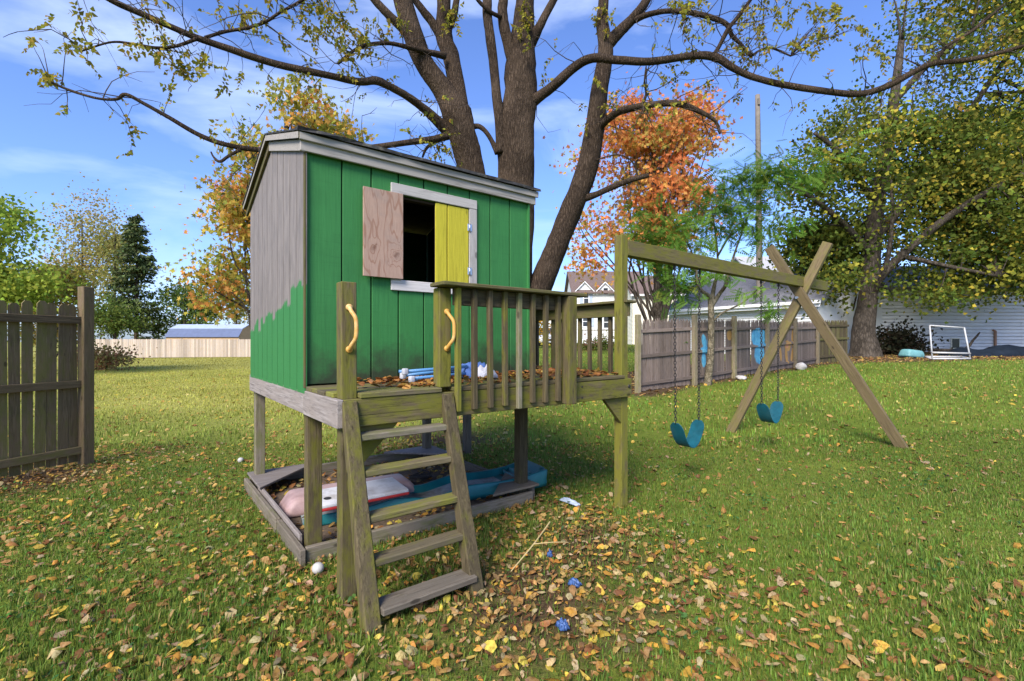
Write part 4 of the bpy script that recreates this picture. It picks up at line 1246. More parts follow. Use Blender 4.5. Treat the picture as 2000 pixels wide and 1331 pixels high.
# white farmhouse with twin gables
Yh = 48.0; k_ = Yh / FPX
X0, X1 = (1121 - 1000) * k_, (1262 - 1000) * k_
zb = tz((X0 + X1) / 2, Yh)
FH = empty('farmhouse', Vector((X0, Yh, zb)))
tag(FH, 'white farmhouse with twin front gables and brown roof beyond the deck rail', 'house')
wd = X1 - X0; hz = 1.5 + (668 - 572) * k_ - zb
solid('wall', FH, 0.02, wd - 0.02, 0.01, 7.0, -0.6, hz, M['white_siding'])
lap_wall('siding', FH, 0, wd, 0.25, hz, 0.13, M['white_siding'])
poly_prism('roof', FH, [(-0.4, hz - 0.12), (3.5, hz + 2.5), (7.4, hz - 0.12), (7.4, hz + 0.02), (3.5, hz + 2.66), (-0.4, hz + 0.02)], -0.3, wd + 0.3, M['roof_brown'])
sg = poly_prism('wall', FH, [(0, hz), (7.0, hz), (3.5, hz + 2.4)], 0.01, 0.12, M['white_siding'])
for xc, hw in ((1.05, 1.1), (3.1, 1.05)):
    apex = hz + hw * 1.02
    lap_wall('gable', FH, xc - hw, xc + hw, hz - 0.05, hz, 0.13, M['white_siding'], y=-0.06, gable=(xc, apex))
    poly_prism('gable_wall', FH, [(xc - hw, hz - 0.05), (xc + hw, hz - 0.05), (xc, apex)], -0.055, 3.0, M['white_siding'], 'y')
    for s in (-1, 1):
        poly_prism('gable_roof', FH, [(xc, apex + 0.02), (xc, apex + 0.13), (xc + s * (hw + 0.16), hz - 0.05), (xc + s * (hw + 0.16), hz - 0.15)], -0.28, 3.2, M['roof_brown'], 'y')
        poly_prism('rake_trim', FH, [(xc, apex - 0.10), (xc, apex + 0.015), (xc + s * (hw + 0.15), hz - 0.155), (xc + s * (hw + 0.15), hz - 0.27)], -0.30, -0.285, M['white_paint'], 'y')
window(FH, 1.0, 1.45, hz - 1.1, hz - 0.05, -0.02, M['roof_pale']); window(FH, 2.95, 3.4, hz - 0.2, hz + 0.45, -0.065)
window(FH, 0.9, 1.6, 1.75, 2.75, -0.02, M['roof_pale']); window(FH, 3.0, 3.5, 1.6, 2.75, -0.02)
window(FH, 5.0, 5.5, 1.7, 2.75, -0.02)
# porch deck and railing
solid('porch_deck', FH, 0.6, 4.2, -1.6, 0.0, -0.4, 0.45, M['white_paint'])
pr = solid('porch_rail', FH, 0.6, 4.2, -1.6, -1.52, 1.30, 1.38, M['rail'])
for k in range(13):
    solid('baluster', FH, 0.62 + k * 0.295, 0.66 + k * 0.295, -1.58, -1.54, 0.46, 1.295, M['grey'])
# lower wing to the right
WG = empty('farmhouse_wing', Vector(((1235 - 1000) * 0.0452, 42.0, tz(10, 42))))
tag(WG, 'cream clapboard house wing with brown roof just right of the tall post', 'house')
k2 = 42.0 / FPX; wz = 1.5 + (668 - 576) * k2 - WM[WG.name].translation.z; ww = (1330 - 1235) * k2
solid('wall', WG, 0.02, ww - .02, 0.01, 5.2, -0.8, wz, M['cream_siding'])
lap_wall('siding', WG, 0, ww, -0.1, wz, 0.12, M['cream_siding'])
lw = lap_wall('siding', WG, 0, 5.2, -0.1, wz, 0.12, M['cream_siding'], gable=(2.6, wz + 1.7), W=WM[WG.name] @ Matrix.Translation((0, 5.2, 0)) @ Matrix.Rotation(R(-90), 4, 'Z'))
poly_prism('roof', WG, [(-0.35, wz - 0.10), (2.6, wz + 1.9), (5.55, wz - 0.10), (5.55, wz + 0.03), (2.6, wz + 2.05), (-0.35, wz + 0.03)], -0.25, ww + 0.25, M['roof_brown'])
solid('fascia', WG, -0.25, ww + 0.25, -0.40, -0.355, wz - 0.15, wz + 0.02, M['white_paint'])
window(WG, 2.0, 2.8, 1.3, 2.5, -0.02)

# white outbuilding and car at the end of the drive
OB = empty('outbuilding', Vector(((1066 - 1000) * 52 / FPX, 52.0, tz(3.8, 52))))
tag(OB, 'small white outbuilding seen between the deck pickets behind the parked car', 'building')
oz = 2.35
solid('wall', OB, 0.02, 1.98, 0.01, 3.0, -0.5, oz, M['white_siding'])
lap_wall('siding', OB, 0, 2.0, 0.0, oz, 0.14, M['white_siding'], gable=(1.0, oz + 0.6))
poly_prism('roof', OB, [(-0.15, oz - 0.05), (1.0, oz + 0.68), (2.15, oz - 0.05), (2.15, oz + 0.05), (1.0, oz + 0.8), (-0.15, oz + 0.05)], -0.2, 3.1, M['roof_grey'], 'y')
solid('door', OB, 0.5, 1.5, -0.045, -0.022, 0.05, 1.95, M['white_paint'])
Yc = 40.0; zc = tz(2.6, Yc)
CR = empty('parked_car', Vector(((1064 - 1000) * Yc / FPX, Yc, zc)), R(8))
tag(CR, 'silver car parked on the drive beyond the deck pickets', 'car')
def car():
    secs = [(-2.15, 0.62, 0.35, 0.62), (-2.1, 0.86, 0.28, 0.80), (-1.0, 0.90, 0.25, 0.98), (1.2, 0.90, 0.25, 1.02), (2.0, 0.88, 0.28, 0.98), (2.15, 0.70, 0.36, 0.80)]
    V, F = [], []
    for (y, hw, z0, z1) in secs:
        V += [(-hw * 0.94, y, z0), (-hw, y, (z0 + z1) / 2), (-hw * 0.93, y, z1), (0, y, z1 + 0.04), (hw * 0.93, y, z1), (hw, y, (z0 + z1) / 2), (hw * 0.94, y, z0), (0, y, z0)]
    for i in range(len(secs) - 1):
        for q in range(8): F.append((i * 8 + q, i * 8 + (q + 1) % 8, i * 8 + 8 + (q + 1) % 8, i * 8 + 8 + q))
    F += [tuple(range(8))[::-1], tuple(40 + q for q in range(8))]
    body = mesh_obj('body', V, F, M['car'], CR, smooth=True)
    bm_ = body.modifiers.new('round', 'BEVEL'); bm_.width = 0.05; bm_.segments = 2
    cab = [(-0.95, 0.98, 0.78), (-0.35, 1.50, 0.66), (1.2, 1.52, 0.66), (1.95, 1.0, 0.74)]
    V = []; 
    for (y, z, hw) in cab: V += [(-hw, y, z), (hw, y, z)]
    V += [(-0.80, -0.95, 0.92), (0.80, -0.95, 0.92), (-0.80, 1.95, 0.92), (0.80, 1.95, 0.92)]
    mesh_obj('windshield', [V[0], V[1], V[3], V[2]], [(0, 1, 2, 3)], M['glass'], CR)
    mesh_obj('cabin_roof', [V[2], V[3], V[5], V[4]], [(0, 1, 2, 3)], M['car'], CR)
    mesh_obj('rear_window', [V[4], V[5], V[7], V[6]], [(0, 1, 2, 3)], M['glass'], CR)
    mesh_obj('side_window', [V[0], V[2], V[4], V[6]], [(0, 1, 2, 3)], M['glass'], CR)
    mesh_obj('side_window', [V[1], V[3], V[5], V[7]], [(3, 2, 1, 0)], M['glass'], CR)
    for x in (-0.78, 0.78):
        for y in (-1.35, 1.35):
            t = MB(); t.tube([(x - 0.1, y, 0.32), (x + 0.1, y, 0.32)], [0.32, 0.32], 18, 1); w = t.build('wheel', M['tyre'], CR)
            t = MB(); t.tube([(x + math.copysign(0.1, x), y, 0.32), (x + math.copysign(0.115, x), y, 0.32)], [0.19, 0.17], 14, 1); t.build('rim', M['steel'], w, WM[CR.name])
        t = MB(); t.box(x * 0.75 - 0.16, x * 0.75 + 0.16, -2.17, -2.10, 0.62, 0.74); t.build('headlight', M['lamp'], CR)
    t = MB(); t.box(-0.5, 0.5, -2.175, -2.11, 0.42, 0.58); t.build('grille', M['tyre'], CR)
car()

# grey-roofed garage behind the fence
E0, E1 = at(1290, 608, 27.9), at(1546, 590, 21.7)
d = E1 - E0; d.z = 0; Lg = d.length; d.normalize()
ang = math.atan2(d.y, d.x)
gz = tz(E0.x, E0.y) - 0.1
GR = empty('garage', Vector((E0.x, E0.y, gz)), ang)
tag(GR, 'white clapboard garage with grey shingle roof behind the brown fence', 'garage')
ez = 3.30 - gz; Lw = Lg + 1.2
solid('wall', GR, 0.32, Lw - 0.3, 0.42, 9.0, -0.4, ez, M['white_siding'])
lap_wall('siding', GR, 0.3, Lw - 0.3, 0.0, ez, 0.13, M['white_siding'], y=0.40)
poly_prism('gable_wall', GR, [(0.42, ez), (9.0, ez), (4.7, ez + 1.9)], 0.32, Lw - 0.32, M['white_siding'])
poly_prism('roof', GR, [(0, ez - 0.08), (4.7, ez + 2.0), (9.4, ez - 0.08), (9.4, ez + 0.04), (4.7, ez + 2.14), (0, ez + 0.04)], 0, Lw, M['roof_grey'])
solid('gutter', GR, -0.02, Lw + 0.02, -0.12, -0.002, ez - 0.12, ez + 0.02, M['white_paint'])
solid('fascia', GR, 0.0, Lw, 0.0, 0.04, ez - 0.26, ez - 0.125, M['white_paint'])
# house behind the garage
HB = empty('gable_house', Vector(((1370 - 1000) * 46 / FPX, 46.0, tz(18, 46))), R(-6))
tag(HB, 'white gabled house with pale grey roof rising behind the garage', 'house')
kh = 46 / FPX; hw_ = 3.3
hz2 = 1.5 + (668 - 552) * kh - tz(18, 46)
solid('wall', HB, 0.02, 2 * hw_ - .02, 0.01, 8, -0.5, hz2, M['white_siding'])
lap_wall('siding', HB, 0, 2 * hw_, 0, hz2, 0.13, M['white_siding'], gable=(hw_, hz2 + 2.0))
poly_prism('gable_wall', HB, [(0.02, hz2), (2 * hw_ - 0.02, hz2), (hw_, hz2 + 1.95)], 0.012, 8, M['white_siding'], 'y')
for s in (-1, 1):
    poly_prism('roof', HB, [(hw_, hz2 + 2.03), (hw_, hz2 + 2.2), (hw_ + s * (hw_ + 0.4), hz2 - 0.12), (hw_ + s * (hw_ + 0.4), hz2 - 0.28)], -0.4, 8.3, M['roof_grey'], 'y')
window(HB, 2.35, 3.0, hz2 - 0.1, hz2 + 0.55, -0.02)
HB2 = empty('tall_house', at(1470, 532, 38) - Vector((0, 0, 0)))
wm = WM[HB2.name].translation.copy(); wm.z = tz(wm.x, wm.y); HB2.matrix_basis = Matrix.Translation(wm); WM[HB2.name] = HB2.matrix_basis.copy()
tag(HB2, 'house with light grey sloping roof showing above the crossed swing legs', 'house')
k3 = 38 / FPX; e3 = 1.5 + (668 - 540) * k3 - wm.z; t3 = 1.5 + (668 - 492) * k3 - wm.z
solid('wall', HB2, 0.2, 4.0, 0.3, 5.5, -0.5, e3, M['white_siding'])
lap_wall('siding', HB2, 0.18, 4.0, 0, e3, 0.13, M['white_siding'], y=0.29)
poly_prism('roof', HB2, [(0, e3 - 0.1), (3.0, t3), (6.0, e3 - 0.1), (6.0, e3 + 0.05), (3.0, t3 + 0.15), (0, e3 + 0.05)], 0.0, 4.3, M['roof_light'])

# white sided garage at the right
Yg = 25.0; gx = (1717 - 1000) / FPX * Yg
GW = empty('sided_garage', Vector((gx, Yg, tz(gx, Yg) - 0.05)), R(2))
tag(GW, 'pale vinyl sided garage wall in dappled shade at the right edge', 'garage')
solid('wall', GW, 0.02, 13.9, 0.01, 7.0, -0.5, 3.4, M['grey_siding'])
lap_wall('siding', GW, 0, 14, 0.12, 3.4, 0.185, M['grey_siding'])
poly_prism('roof', GW, [(-0.4, 3.3), (3.5, 5.0), (7.4, 3.3), (7.4, 3.42), (3.5, 5.15), (-0.4, 3.42)], -0.3, 14.3, M['roof_grey'])
solid('corner_trim', GW, -0.03, 0.08, -0.035, -0.021, 0.0, 3.38, M['white_paint'])
vx = (1862 - 1717) / FPX * Yg
vt = solid('vent_frame', GW, vx - 0.05, vx + 0.43, -0.075, -0.022, 0.22, 0.80, M['cream_siding'])
solid('vent', GW, vx, vx + 0.38, -0.088, -0.0755, 0.27, 0.75, M['glass'])
t = MB(); px_ = (1949 - 1717) / FPX * Yg; t.tube([(px_, -0.09, 0.2), (px_, -0.09, 1.15), (px_ - 0.12, -0.09, 1.2)], [0.06, 0.06, 0.06], 10, 1); t.build('pipe', M['copper'], GW)

# shed with a metal gambrel roof beyond the far fence
Ys = 50.0; ks = Ys / FPX
SH = empty('shed', Vector(((321 - 1000) * ks, Ys, 0.0)))
tag(SH, 'long tan shed with blue grey metal roof beyond the far fence', 'shed')
sw = (466 - 321) * ks; zt_ = 1.5 + (668 - 634) * ks; zm = 1.5 + (668 - 643) * ks; ze_ = 1.5 + (668 - 659) * ks
solid('wall', SH, 0.1, sw - 0.1, 0.1, 4.0, 0, ze_, M['shed_tan'])
poly_prism('gable_wall', SH, [(0.1, ze_), (4.0, ze_), (3.3, zm), (2.05, zt_ - .05), (0.8, zm)], 0.1, sw - 0.1, M['shed_tan'])
poly_prism('lower_roof', SH, [(0, ze_ - 0.03), (0.75, zm), (0.80, zm + 0.06), (-0.05, ze_ + 0.02)], 0, sw, M['roof_blue'])
poly_prism('upper_roof', SH, [(0.74, zm + 0.002), (2.05, zt_), (2.05, zt_ + 0.08), (0.70, zm + 0.065)], 0, sw, M['roof_pale'])
poly_prism('lower_roof', SH, [(4.1, ze_ - 0.03), (3.35, zm), (3.30, zm + 0.06), (4.15, ze_ + 0.02)], 0, sw, M['roof_blue'])
poly_prism('upper_roof', SH, [(3.36, zm + 0.002), (2.052, zt_), (2.052, zt_ + 0.08), (3.4, zm + 0.065)], 0, sw, M['roof_pale'])

# utility pole
pb = at(1484, 640, 24.0); pz = tz(pb.x, pb.y); tp = at(1479.5, 186, 24.0)
pl = MB(); pl.tube([(pb.x, pb.y, pz - 0.3), (pb.x - 0.03, pb.y, 6), (tp.x, tp.y, tp.z)], [0.17, 0.145, 0.11], 12, 4, 0.02)
UP = pl.build('utility_pole', M['pole'], None, smooth=True)
tag(UP, 'tall grey wooden utility pole behind the fence', 'pole')
q = MB(); q.box(tp.x - 0.05, tp.x + 0.05, tp.y - 0.18, tp.y - 0.09, tp.z - 0.55, tp.z - 0.25); q.build('bracket', M['pole'], UP, Matrix.Identity(4))

# ------------------------------------------------------------------ clutter before the garage wall
g = gp(1858, 704)
RK = empty('metal_rack', g)
tag(RK, 'white metal frame rack standing before the sided garage wall', 'rack')
M['rack'] = plain('dull_white_metal', (0.46, 0.46, 0.45), 0.5, 0.15, 6, dirt=(0.3, 0.26, 0.2))
def rod(name, a, b, r=0.03, mat=M['rack']):
    t = MB(); t.tube([a, b], [r, r], 8, 1); return t.build(name, mat, RK, smooth=True)
hw2 = 0.74
for (a, b) in (((-hw2, 0, 0.04), (-hw2 + 0.12, 0.25, 1.36)), ((hw2, 0, 0.04), (hw2, 0.25, 1.27)), ((-hw2 + 0.12, 0.25, 1.36), (hw2, 0.25, 1.27))): rod('upright', a, b, 0.028)
for (a, b) in (((-hw2, 0, 0.06), (hw2, 0, 0.06)), ((-hw2 + 0.05, 0.4, 0.12), (hw2, 0.4, 0.12)), ((-hw2, 0, 0.06), (-hw2 + .05, 0.4, 0.12)), ((hw2, 0, 0.06), (hw2, 0.4, 0.12)), ((-hw2, 0, 0.30), (hw2, 0, 0.26))): rod('base_rod', a, b, 0.035)
g = gp(1780, 699)
tb = rounded_box('plastic_tub', None, 0.95, 0.55, 0.34, M['tub'], 0.10, 0.8, Matrix.Translation(g) @ Matrix.Rotation(R(12), 4, 'Z') @ Matrix.Rotation(R(6), 4, 'Y'))
tag(tb, 'pale teal plastic tub lying on the leaf litter before the garage', 'tub')
g = gp(1734, 690); tag(sphere('stone', g + Vector((0, 0, 0.2)), 0.32, M['stone'], 0.75, 9, 0.25), 'large pale stone beside the base of the big right-hand tree', 'stone')
g = gp(1960, 697)
tp_ = crumple('tarp', None, Matrix.Translation(g + Vector((1.0, 0.8, 0))) , 5.4, 1.5, 0.42, M['tarp'], 12)
tag(tp_, 'dark blue tarp heaped along the garage wall at the right edge', 'tarp')
a = gp(1905, 694)
lg = MB(); lg.tube([a + Vector((-1.9, 0.3, 0.25)), a + Vector((-0.4, 0.2, 0.25)), a + Vector((0.2, 0.3, 0.7)), a + Vector((0.5, 0.3, 1.05))], [0.07, 0.07, 0.05, 0.03], 8, 4, 0.06)
tag(lg.build('fallen_branch', M['bark_grey'], None, smooth=True), 'bent fallen branch leaning through the white metal rack', 'branch')

# ------------------------------------------------------------------ trees
LEAF_T = np.array([(0, 0, 0), (0.28, 0.42, 0.05), (1, 0, -0.04), (0.28, -0.42, 0.05)]) - np.array([0.4, 0, 0])
LEAF_F = [(0, 1, 2), (0, 2, 3)]
LOBE_T = np.array([(0, 0, 0), (0.05, 0.42, 0.02), (0.42, 0.20, 0.06), (0.55, 0.62, -0.02), (0.62, 0.14, 0.04), (1.0, 0.0, -0.06), (0.62, -0.14, 0.04), (0.55, -0.62, -0.02), (0.42, -0.20, 0.06), (0.05, -0.42, 0.02)]) - np.array([0.45, 0, 0])
LOBE_F = [(0, 2, 1), (0, 4, 2), (2, 4, 3), (0, 5, 4), (0, 6, 5), (0, 8, 6), (6, 8, 7), (0, 9, 8)]

def crown(name, parent, blobs, n_leaf, size, cols, w, seed, clump=70, spread=0.55, lobed=False, droop=0.0, mat=None, shell=0.55, var=0.16, keep=0.62):
    """leaves in loose clumps through a set of ellipsoids (centre, radii in metres)"""
    rs = np.random.RandomState(seed)
    vol = np.array([b[1][0] * b[1][1] * b[1][2] for b in blobs]) ** 0.75
    nc = max(6, n_leaf // clump)
    out, cl = [], []
    tries = 0
    while len(out) < nc and tries < nc * 30:
        tries += 1
        i = rs.choice(len(blobs), p=vol / vol.sum())
        c, r = blobs[i]
        d = rs.normal(0, 1, 3); d /= np.linalg.norm(d)
        f = (shell + (1 - shell) * rs.rand()) if rs.rand() < 0.75 else rs.rand() ** 0.5
        p = np.array(c) + d * f * np.array(r)
        q = p / (size * 5.0)
        if vnoise(q[0] + 0.6 * q[2], q[2] - 0.5 * q[1], seed + 3) > keep: continue
        out.append(p)
    cen = np.array(out)
    k = len(cen)
    per = rs.poisson(clump, k) + 4
    idx = np.repeat(np.arange(k), per)
    n = len(idx)
    sp = size * (1.6 + 2.4 * rs.rand(k)) * spread * 2.0
    off = rs.normal(0, 1, (n, 3)) * sp[idx][:, None] * np.array([1, 1, 0.62])
    L = cen[idx] + off
    Rm = rand_rot(n, rs, 1.15)
    sc = size * rs.uniform(0.65, 1.25, n)
    Mx = Rm * sc[:, None, None]
    cp = palette(k, cols, rs, var * 0.7, w)
    mixf = rs.rand(n, 1) < 0.12
    C = np.where(mixf, palette(n, cols, rs, var, w), cp[idx] * (1 + rs.normal(0, var * 0.6, (n, 1))))
    C = np.clip(C, 0.004, 0.9)
    scatter_mesh(name, LOBE_T if lobed else LEAF_T, LOBE_F if lobed else LEAF_F, Mx, L, C, mat or M['leaf'], parent)
    return cen

def px_blob(px, py, Y, rx, ry, rd):
    c = at(px, py, Y); k = Y / FPX
    return (tuple(c), (rx * k, rd, ry * k))

def skeleton(mb, base, trunk_top, r0, targets, seed, n=14, r_end=0.02):
    """limbs from along the trunk out to some of the clumps"""
    rs = random.Random(seed)
    P, Q = mb.tube([base - Vector((0, 0, 0.3)), base + Vector((0, 0, 0.15)), base.lerp(trunk_top, 0.35) + Vector((rs.uniform(-.1, .1), 0, 0)), trunk_top], [r0 * 1.55, r0 * 1.12, r0 * 0.85, r0 * 0.35], 12, 6, 0.04, seed)
    for _ in range(n):
        t = Vector(targets[rs.randrange(len(targets))])
        f = rs.uniform(0.3, 0.98)
        s = Vector(P[int(f * (len(P) - 1))])
        if t.z < s.z - 1.0: continue
        L = (t - s).length
        m1 = s.lerp(t, 0.35) + Vector((rs.uniform(-.1, .1) * L, rs.uniform(-.1, .1) * L, 0.08 * L)); m2 = s.lerp(t, 0.7) + Vector((rs.uniform(-.08, .08) * L, 0, 0.05 * L))
        rr = r0 * 0.42 * (1 - 0.5 * f)
        mb.tube([s, m1, m2, t], [rr, rr * 0.65, rr * 0.35, r_end], 6, 3, 0.05, rs.randrange(999))

def simple_tree(name, label, base, top, r0, blobs, n_leaf, size, cols, w, seed, barkm='bark_grey', cat='tree', group=None, nlimb=14, **k):
    root = empty(name, base); tag(root, label, cat, group)
    cen = crown('crown', root, blobs, n_leaf, size, cols, w, seed, **k)
    mb = MB(); skeleton(mb, Vector(base), Vector(top), r0, cen, seed, nlimb)
    mb.build('trunk', M[barkm], root, Matrix.Identity(4), True)
    return root

# ---------------- the big many-stemmed tree behind the playhouse
BT_Y = 11.2
bbase = at(985, 0, BT_Y); bbase.z = tz(bbase.x, bbase.y)
BT = empty('walnut_tree', bbase)
tag(BT, 'big bare-limbed tree with many ridged brown stems behind the playhouse', 'tree')
limbs = []      # (P, Q) of thin limbs for twigs
def stem(name, pts, twig=False, sides=14, rough=0.045, into=None, barkm='bark'):
    w = [at(p[0], p[1], p[2]) for p in pts]; r = [max(0.008, p[3] / 2 * p[2] / FPX) for p in pts]
    mb = into or MB()
    P, Q = mb.tube(w, r, sides, 5, rough, len(limbs) * 7 + 1)
    limbs.append((P, Q, twig))
    if into is None: return mb.build(name, M[barkm], BT, Matrix.Identity(4), True)
tr = MB()
b_ = bbase
tr_pts = [b_ + Vector((0, 0, -0.4)), b_ + Vector((0, 0, 0.05)), b_ + Vector((0.0, 0, 0.5)), b_ + Vector((0.05, 0, 1.2)), at(1000, 600, BT_Y)]
tr.tube(tr_pts, [1.05, 0.85, 0.66, 0.6, 0.5], 20, 6, 0.05, 3)
stem('', [(975, 700, 11.2, 70), (945, 480, 11.1, 58), (920, 325, 11.0, 52), (905, 270, 10.95, 55), (893, 225, 10.9, 58), (868, 181, 10.85, 42), (829, 126, 10.7, 35), (804, 63, 10.6, 38), (786, 0, 10.5, 33), (770, -70, 10.4, 28), (745, -170, 10.3, 18)], into=tr)
stem('', [(998, 700, 11.2, 78), (1005, 480, 11.15, 72), (1007, 337, 11.1, 72), (1008, 252, 11.1, 76), (1017, 190, 11.1, 68), (1017, 126, 11.1, 60), (1022, 60, 11.1, 44), (1025, 0, 11.1, 35), (1030, -80, 11.1, 28), (1040, -180, 11.0, 18)], into=tr)
stem('', [(985, 760, 11.3, 60), (1008, 680, 11.3, 56), (1036, 600, 11.3, 50), (1061, 547, 11.25, 48), (1085, 487, 11.2, 46), (1111, 421, 11.2, 45), (1144, 337, 11.1, 42), (1160, 252, 11.05, 38), (1172, 168, 11.0, 32), (1183, 100, 11.0, 30), (1176, 42, 11.0, 22), (1179, 0, 11.0, 20), (1180, -90, 11.0, 14), (1190, -170, 11, 9)], into=tr)
tr.build('trunk', M['bark'], BT, Matrix.Identity(4), True)
stem('limb', [(897, 215, 10.9, 40), (890, 160, 11.1, 32), (880, 110, 11.2, 32), (867, 72, 11.3, 32), (866, 30, 11.3, 28), (867, 0, 11.3, 26), (865, -90, 11.3, 18)])
stem('limb', [(867, 80, 11.25, 22), (845, 45, 11.2, 17), (825, 20, 11.1, 15), (808, -5, 11.1, 13), (780, -60, 11, 9)])
stem('limb', [(872, 60, 11.3, 20), (886, 30, 11.4, 14), (892, 0, 11.4, 12), (900, -70, 11.4, 8)])
stem('limb', [(812, 85, 10.6, 24), (785, 55, 10.5, 18), (755, 25, 10.3, 16), (728, -5, 10.2, 15), (690, -60, 10.0, 10)])
stem('limb', [(868, 110, 10.9, 14), (840, 103, 10.6, 11), (805, 95, 10.3, 10), (760, 85, 10, 8), (720, 88, 9.7, 8), (690, 100, 9.4, 6), (660, 125, 9.2, 5)], True, 8)
stem('limb', [(880, 262, 10.95, 26), (850, 232, 10.7, 19), (821, 207, 10.4, 16), (790, 185, 10.1, 15), (762, 170, 9.9, 14), (734, 158, 9.7, 17), (700, 160, 9.5, 14), (640, 147, 9.2, 13), (541, 126, 8.8, 13), (460, 100, 8.5, 12), (379, 72, 8.2, 12), (296, 36, 7.9, 11), (216, 0, 7.6, 11), (120, -60, 7.3, 8)], True, 10)
stem('limb', [(385, 76, 8.2, 8), (345, 90, 8.1, 6), (306, 94, 8.0, 6), (260, 86, 7.9, 5), (216, 83, 7.8, 4), (160, 100, 7.7, 3)], True, 7)
stem('limb', [(400, 74, 8.3, 7), (440, 62, 8.4, 6), (487, 54, 8.5, 6), (520, 42, 8.5, 6), (545, 26, 8.5, 6), (591, 0, 8.5, 6), (640, -40, 8.5, 5)], True, 7)
stem('limb', [(885, 262, 10.95, 18), (850, 272, 10.6, 13), (800, 278, 10.3, 11), (745, 286, 10.0, 11), (660, 296, 9.7, 11), (580, 298, 9.4, 11), (520, 295, 9.2, 10), (450, 285, 9.0, 10), (393, 266, 8.8, 9), (330, 230, 8.6, 8), (285, 205, 8.5, 7), (246, 185, 8.4, 7), (228, 194, 8.4, 6), (192, 193, 8.3, 5), (140, 178, 8.2, 5), (97, 160, 8.1, 4)], True, 9)
stem('limb', [(470, 293, 9.0, 7), (448, 304, 9.0, 6), (430, 316, 9.0, 6), (418, 308, 9.0, 4), (412, 297, 9, 3)], False, 7)
stem('limb', [(873, 268, 10.9, 10), (850, 278, 10.8, 7), (833, 290, 10.7, 6), (825, 308, 10.7, 4)], True, 7)
stem('limb', [(980, 300, 10.9, 24), (977, 245, 10.85, 20), (970, 190, 10.8, 18), (966, 140, 10.8, 18), (958, 80, 10.7, 18), (952, 30, 10.7, 18), (951, -10, 10.7, 18), (945, -100, 10.6, 13)])
stem('limb', [(1008, 130, 11.0, 34), (995, 90, 10.95, 24), (985, 55, 10.9, 21), (981, 20, 10.9, 19), (984, -10, 10.9, 18), (985, -90, 10.9, 12)])
stem('limb', [(1035, 85, 11.1, 26), (1052, 55, 11.0, 17), (1068, 25, 11.0, 15), (1084, -5, 11.0, 14), (1110, -60, 11, 10)])
stem('limb', [(978, 34, 10.8, 8), (960, 25, 10.6, 7), (940, 8, 10.5, 7), (925, -10, 10.4, 6)])
stem('limb', [(918, 250, 10.95, 13), (934, 247, 10.9, 10), (948, 257, 10.9, 9), (960, 275, 10.9, 9), (972, 300, 10.9, 12)], False, 8)
stem('limb', [(1030, 205, 11.0, 30), (1052, 190, 10.9, 21), (1082, 167, 10.7, 18), (1124, 130, 10.5, 17), (1158, 114, 10.3, 16), (1208, 118, 10.1, 15), (1271, 121, 9.9, 14), (1355, 109, 9.7, 14), (1398, 113, 9.6, 15), (1430, 132, 9.5, 13), (1469, 150, 9.4, 12), (1525, 165, 9.3, 12), (1601, 177, 9.2, 12), (1676, 184, 9.1, 12), (1732, 169, 9.0, 12), (1788, 139, 8.9, 11), (1826, 124, 8.9, 10), (1901, 116, 8.8, 9), (2000, 90, 8.6, 7), (2100, 60, 8.5, 5)], True, 10)
stem('limb', [(1392, 112, 9.6, 9), (1405, 90, 9.6, 8), (1420, 60, 9.6, 8), (1440, 35, 9.6, 8), (1466, 0, 9.6, 7), (1500, -60, 9.6, 5)], True, 7)
stem('limb', [(1826, 124, 8.9, 7), (1850, 90, 8.9, 6), (1900, 60, 8.9, 5), (1960, 10, 8.9, 4)], True, 7)
stem('limb', [(1186, 88, 11.0, 26), (1210, 62, 10.9, 21), (1229, 44, 10.9, 20), (1248, 22, 10.8, 17), (1266, -5, 10.8, 16), (1300, -80, 10.7, 10)])
stem('limb', [(1240, 40, 10.85, 12), (1262, 30, 10.6, 11), (1292, 23, 10.4, 10), (1325, 22, 10.2, 10), (1355, 26, 10.0, 10), (1390, 35, 9.9, 10), (1419, 48, 9.8, 9), (1430, 70, 9.8, 8), (1450, 90, 9.8, 6), (1465, 109, 9.8, 5), (1482, 100, 9.7, 4), (1505, 94, 9.7, 4), (1545, 110, 9.7, 3)], True, 8)
stem('limb', [(1170, 250, 11.0, 18), (1185, 235, 10.8, 15), (1208, 219, 10.6, 14), (1240, 210, 10.5, 13), (1271, 205, 10.3, 12), (1310, 202, 10.2, 12), (1340, 207, 10.1, 11), (1376, 223, 10, 9), (1398, 238, 10, 6), (1406, 262, 10, 4)], True, 9)
stem('limb', [(1252, 208, 10.4, 7), (1262, 185, 10.3, 5), (1259, 160, 10.3, 4), (1262, 130, 10.3, 3)], True, 6)
stem('limb', [(1140, 388, 11.1, 16), (1165, 380, 11.0, 12), (1187, 370, 10.9, 12), (1229, 353, 10.8, 11), (1267, 343, 10.7, 9)], False, 8)
stem('limb', [(1246, 348, 10.8, 4), (1240, 325, 10.8, 4), (1225, 308, 10.8, 3), (1200, 303, 10.8, 3), (1165, 313, 10.8, 3)], False, 6)

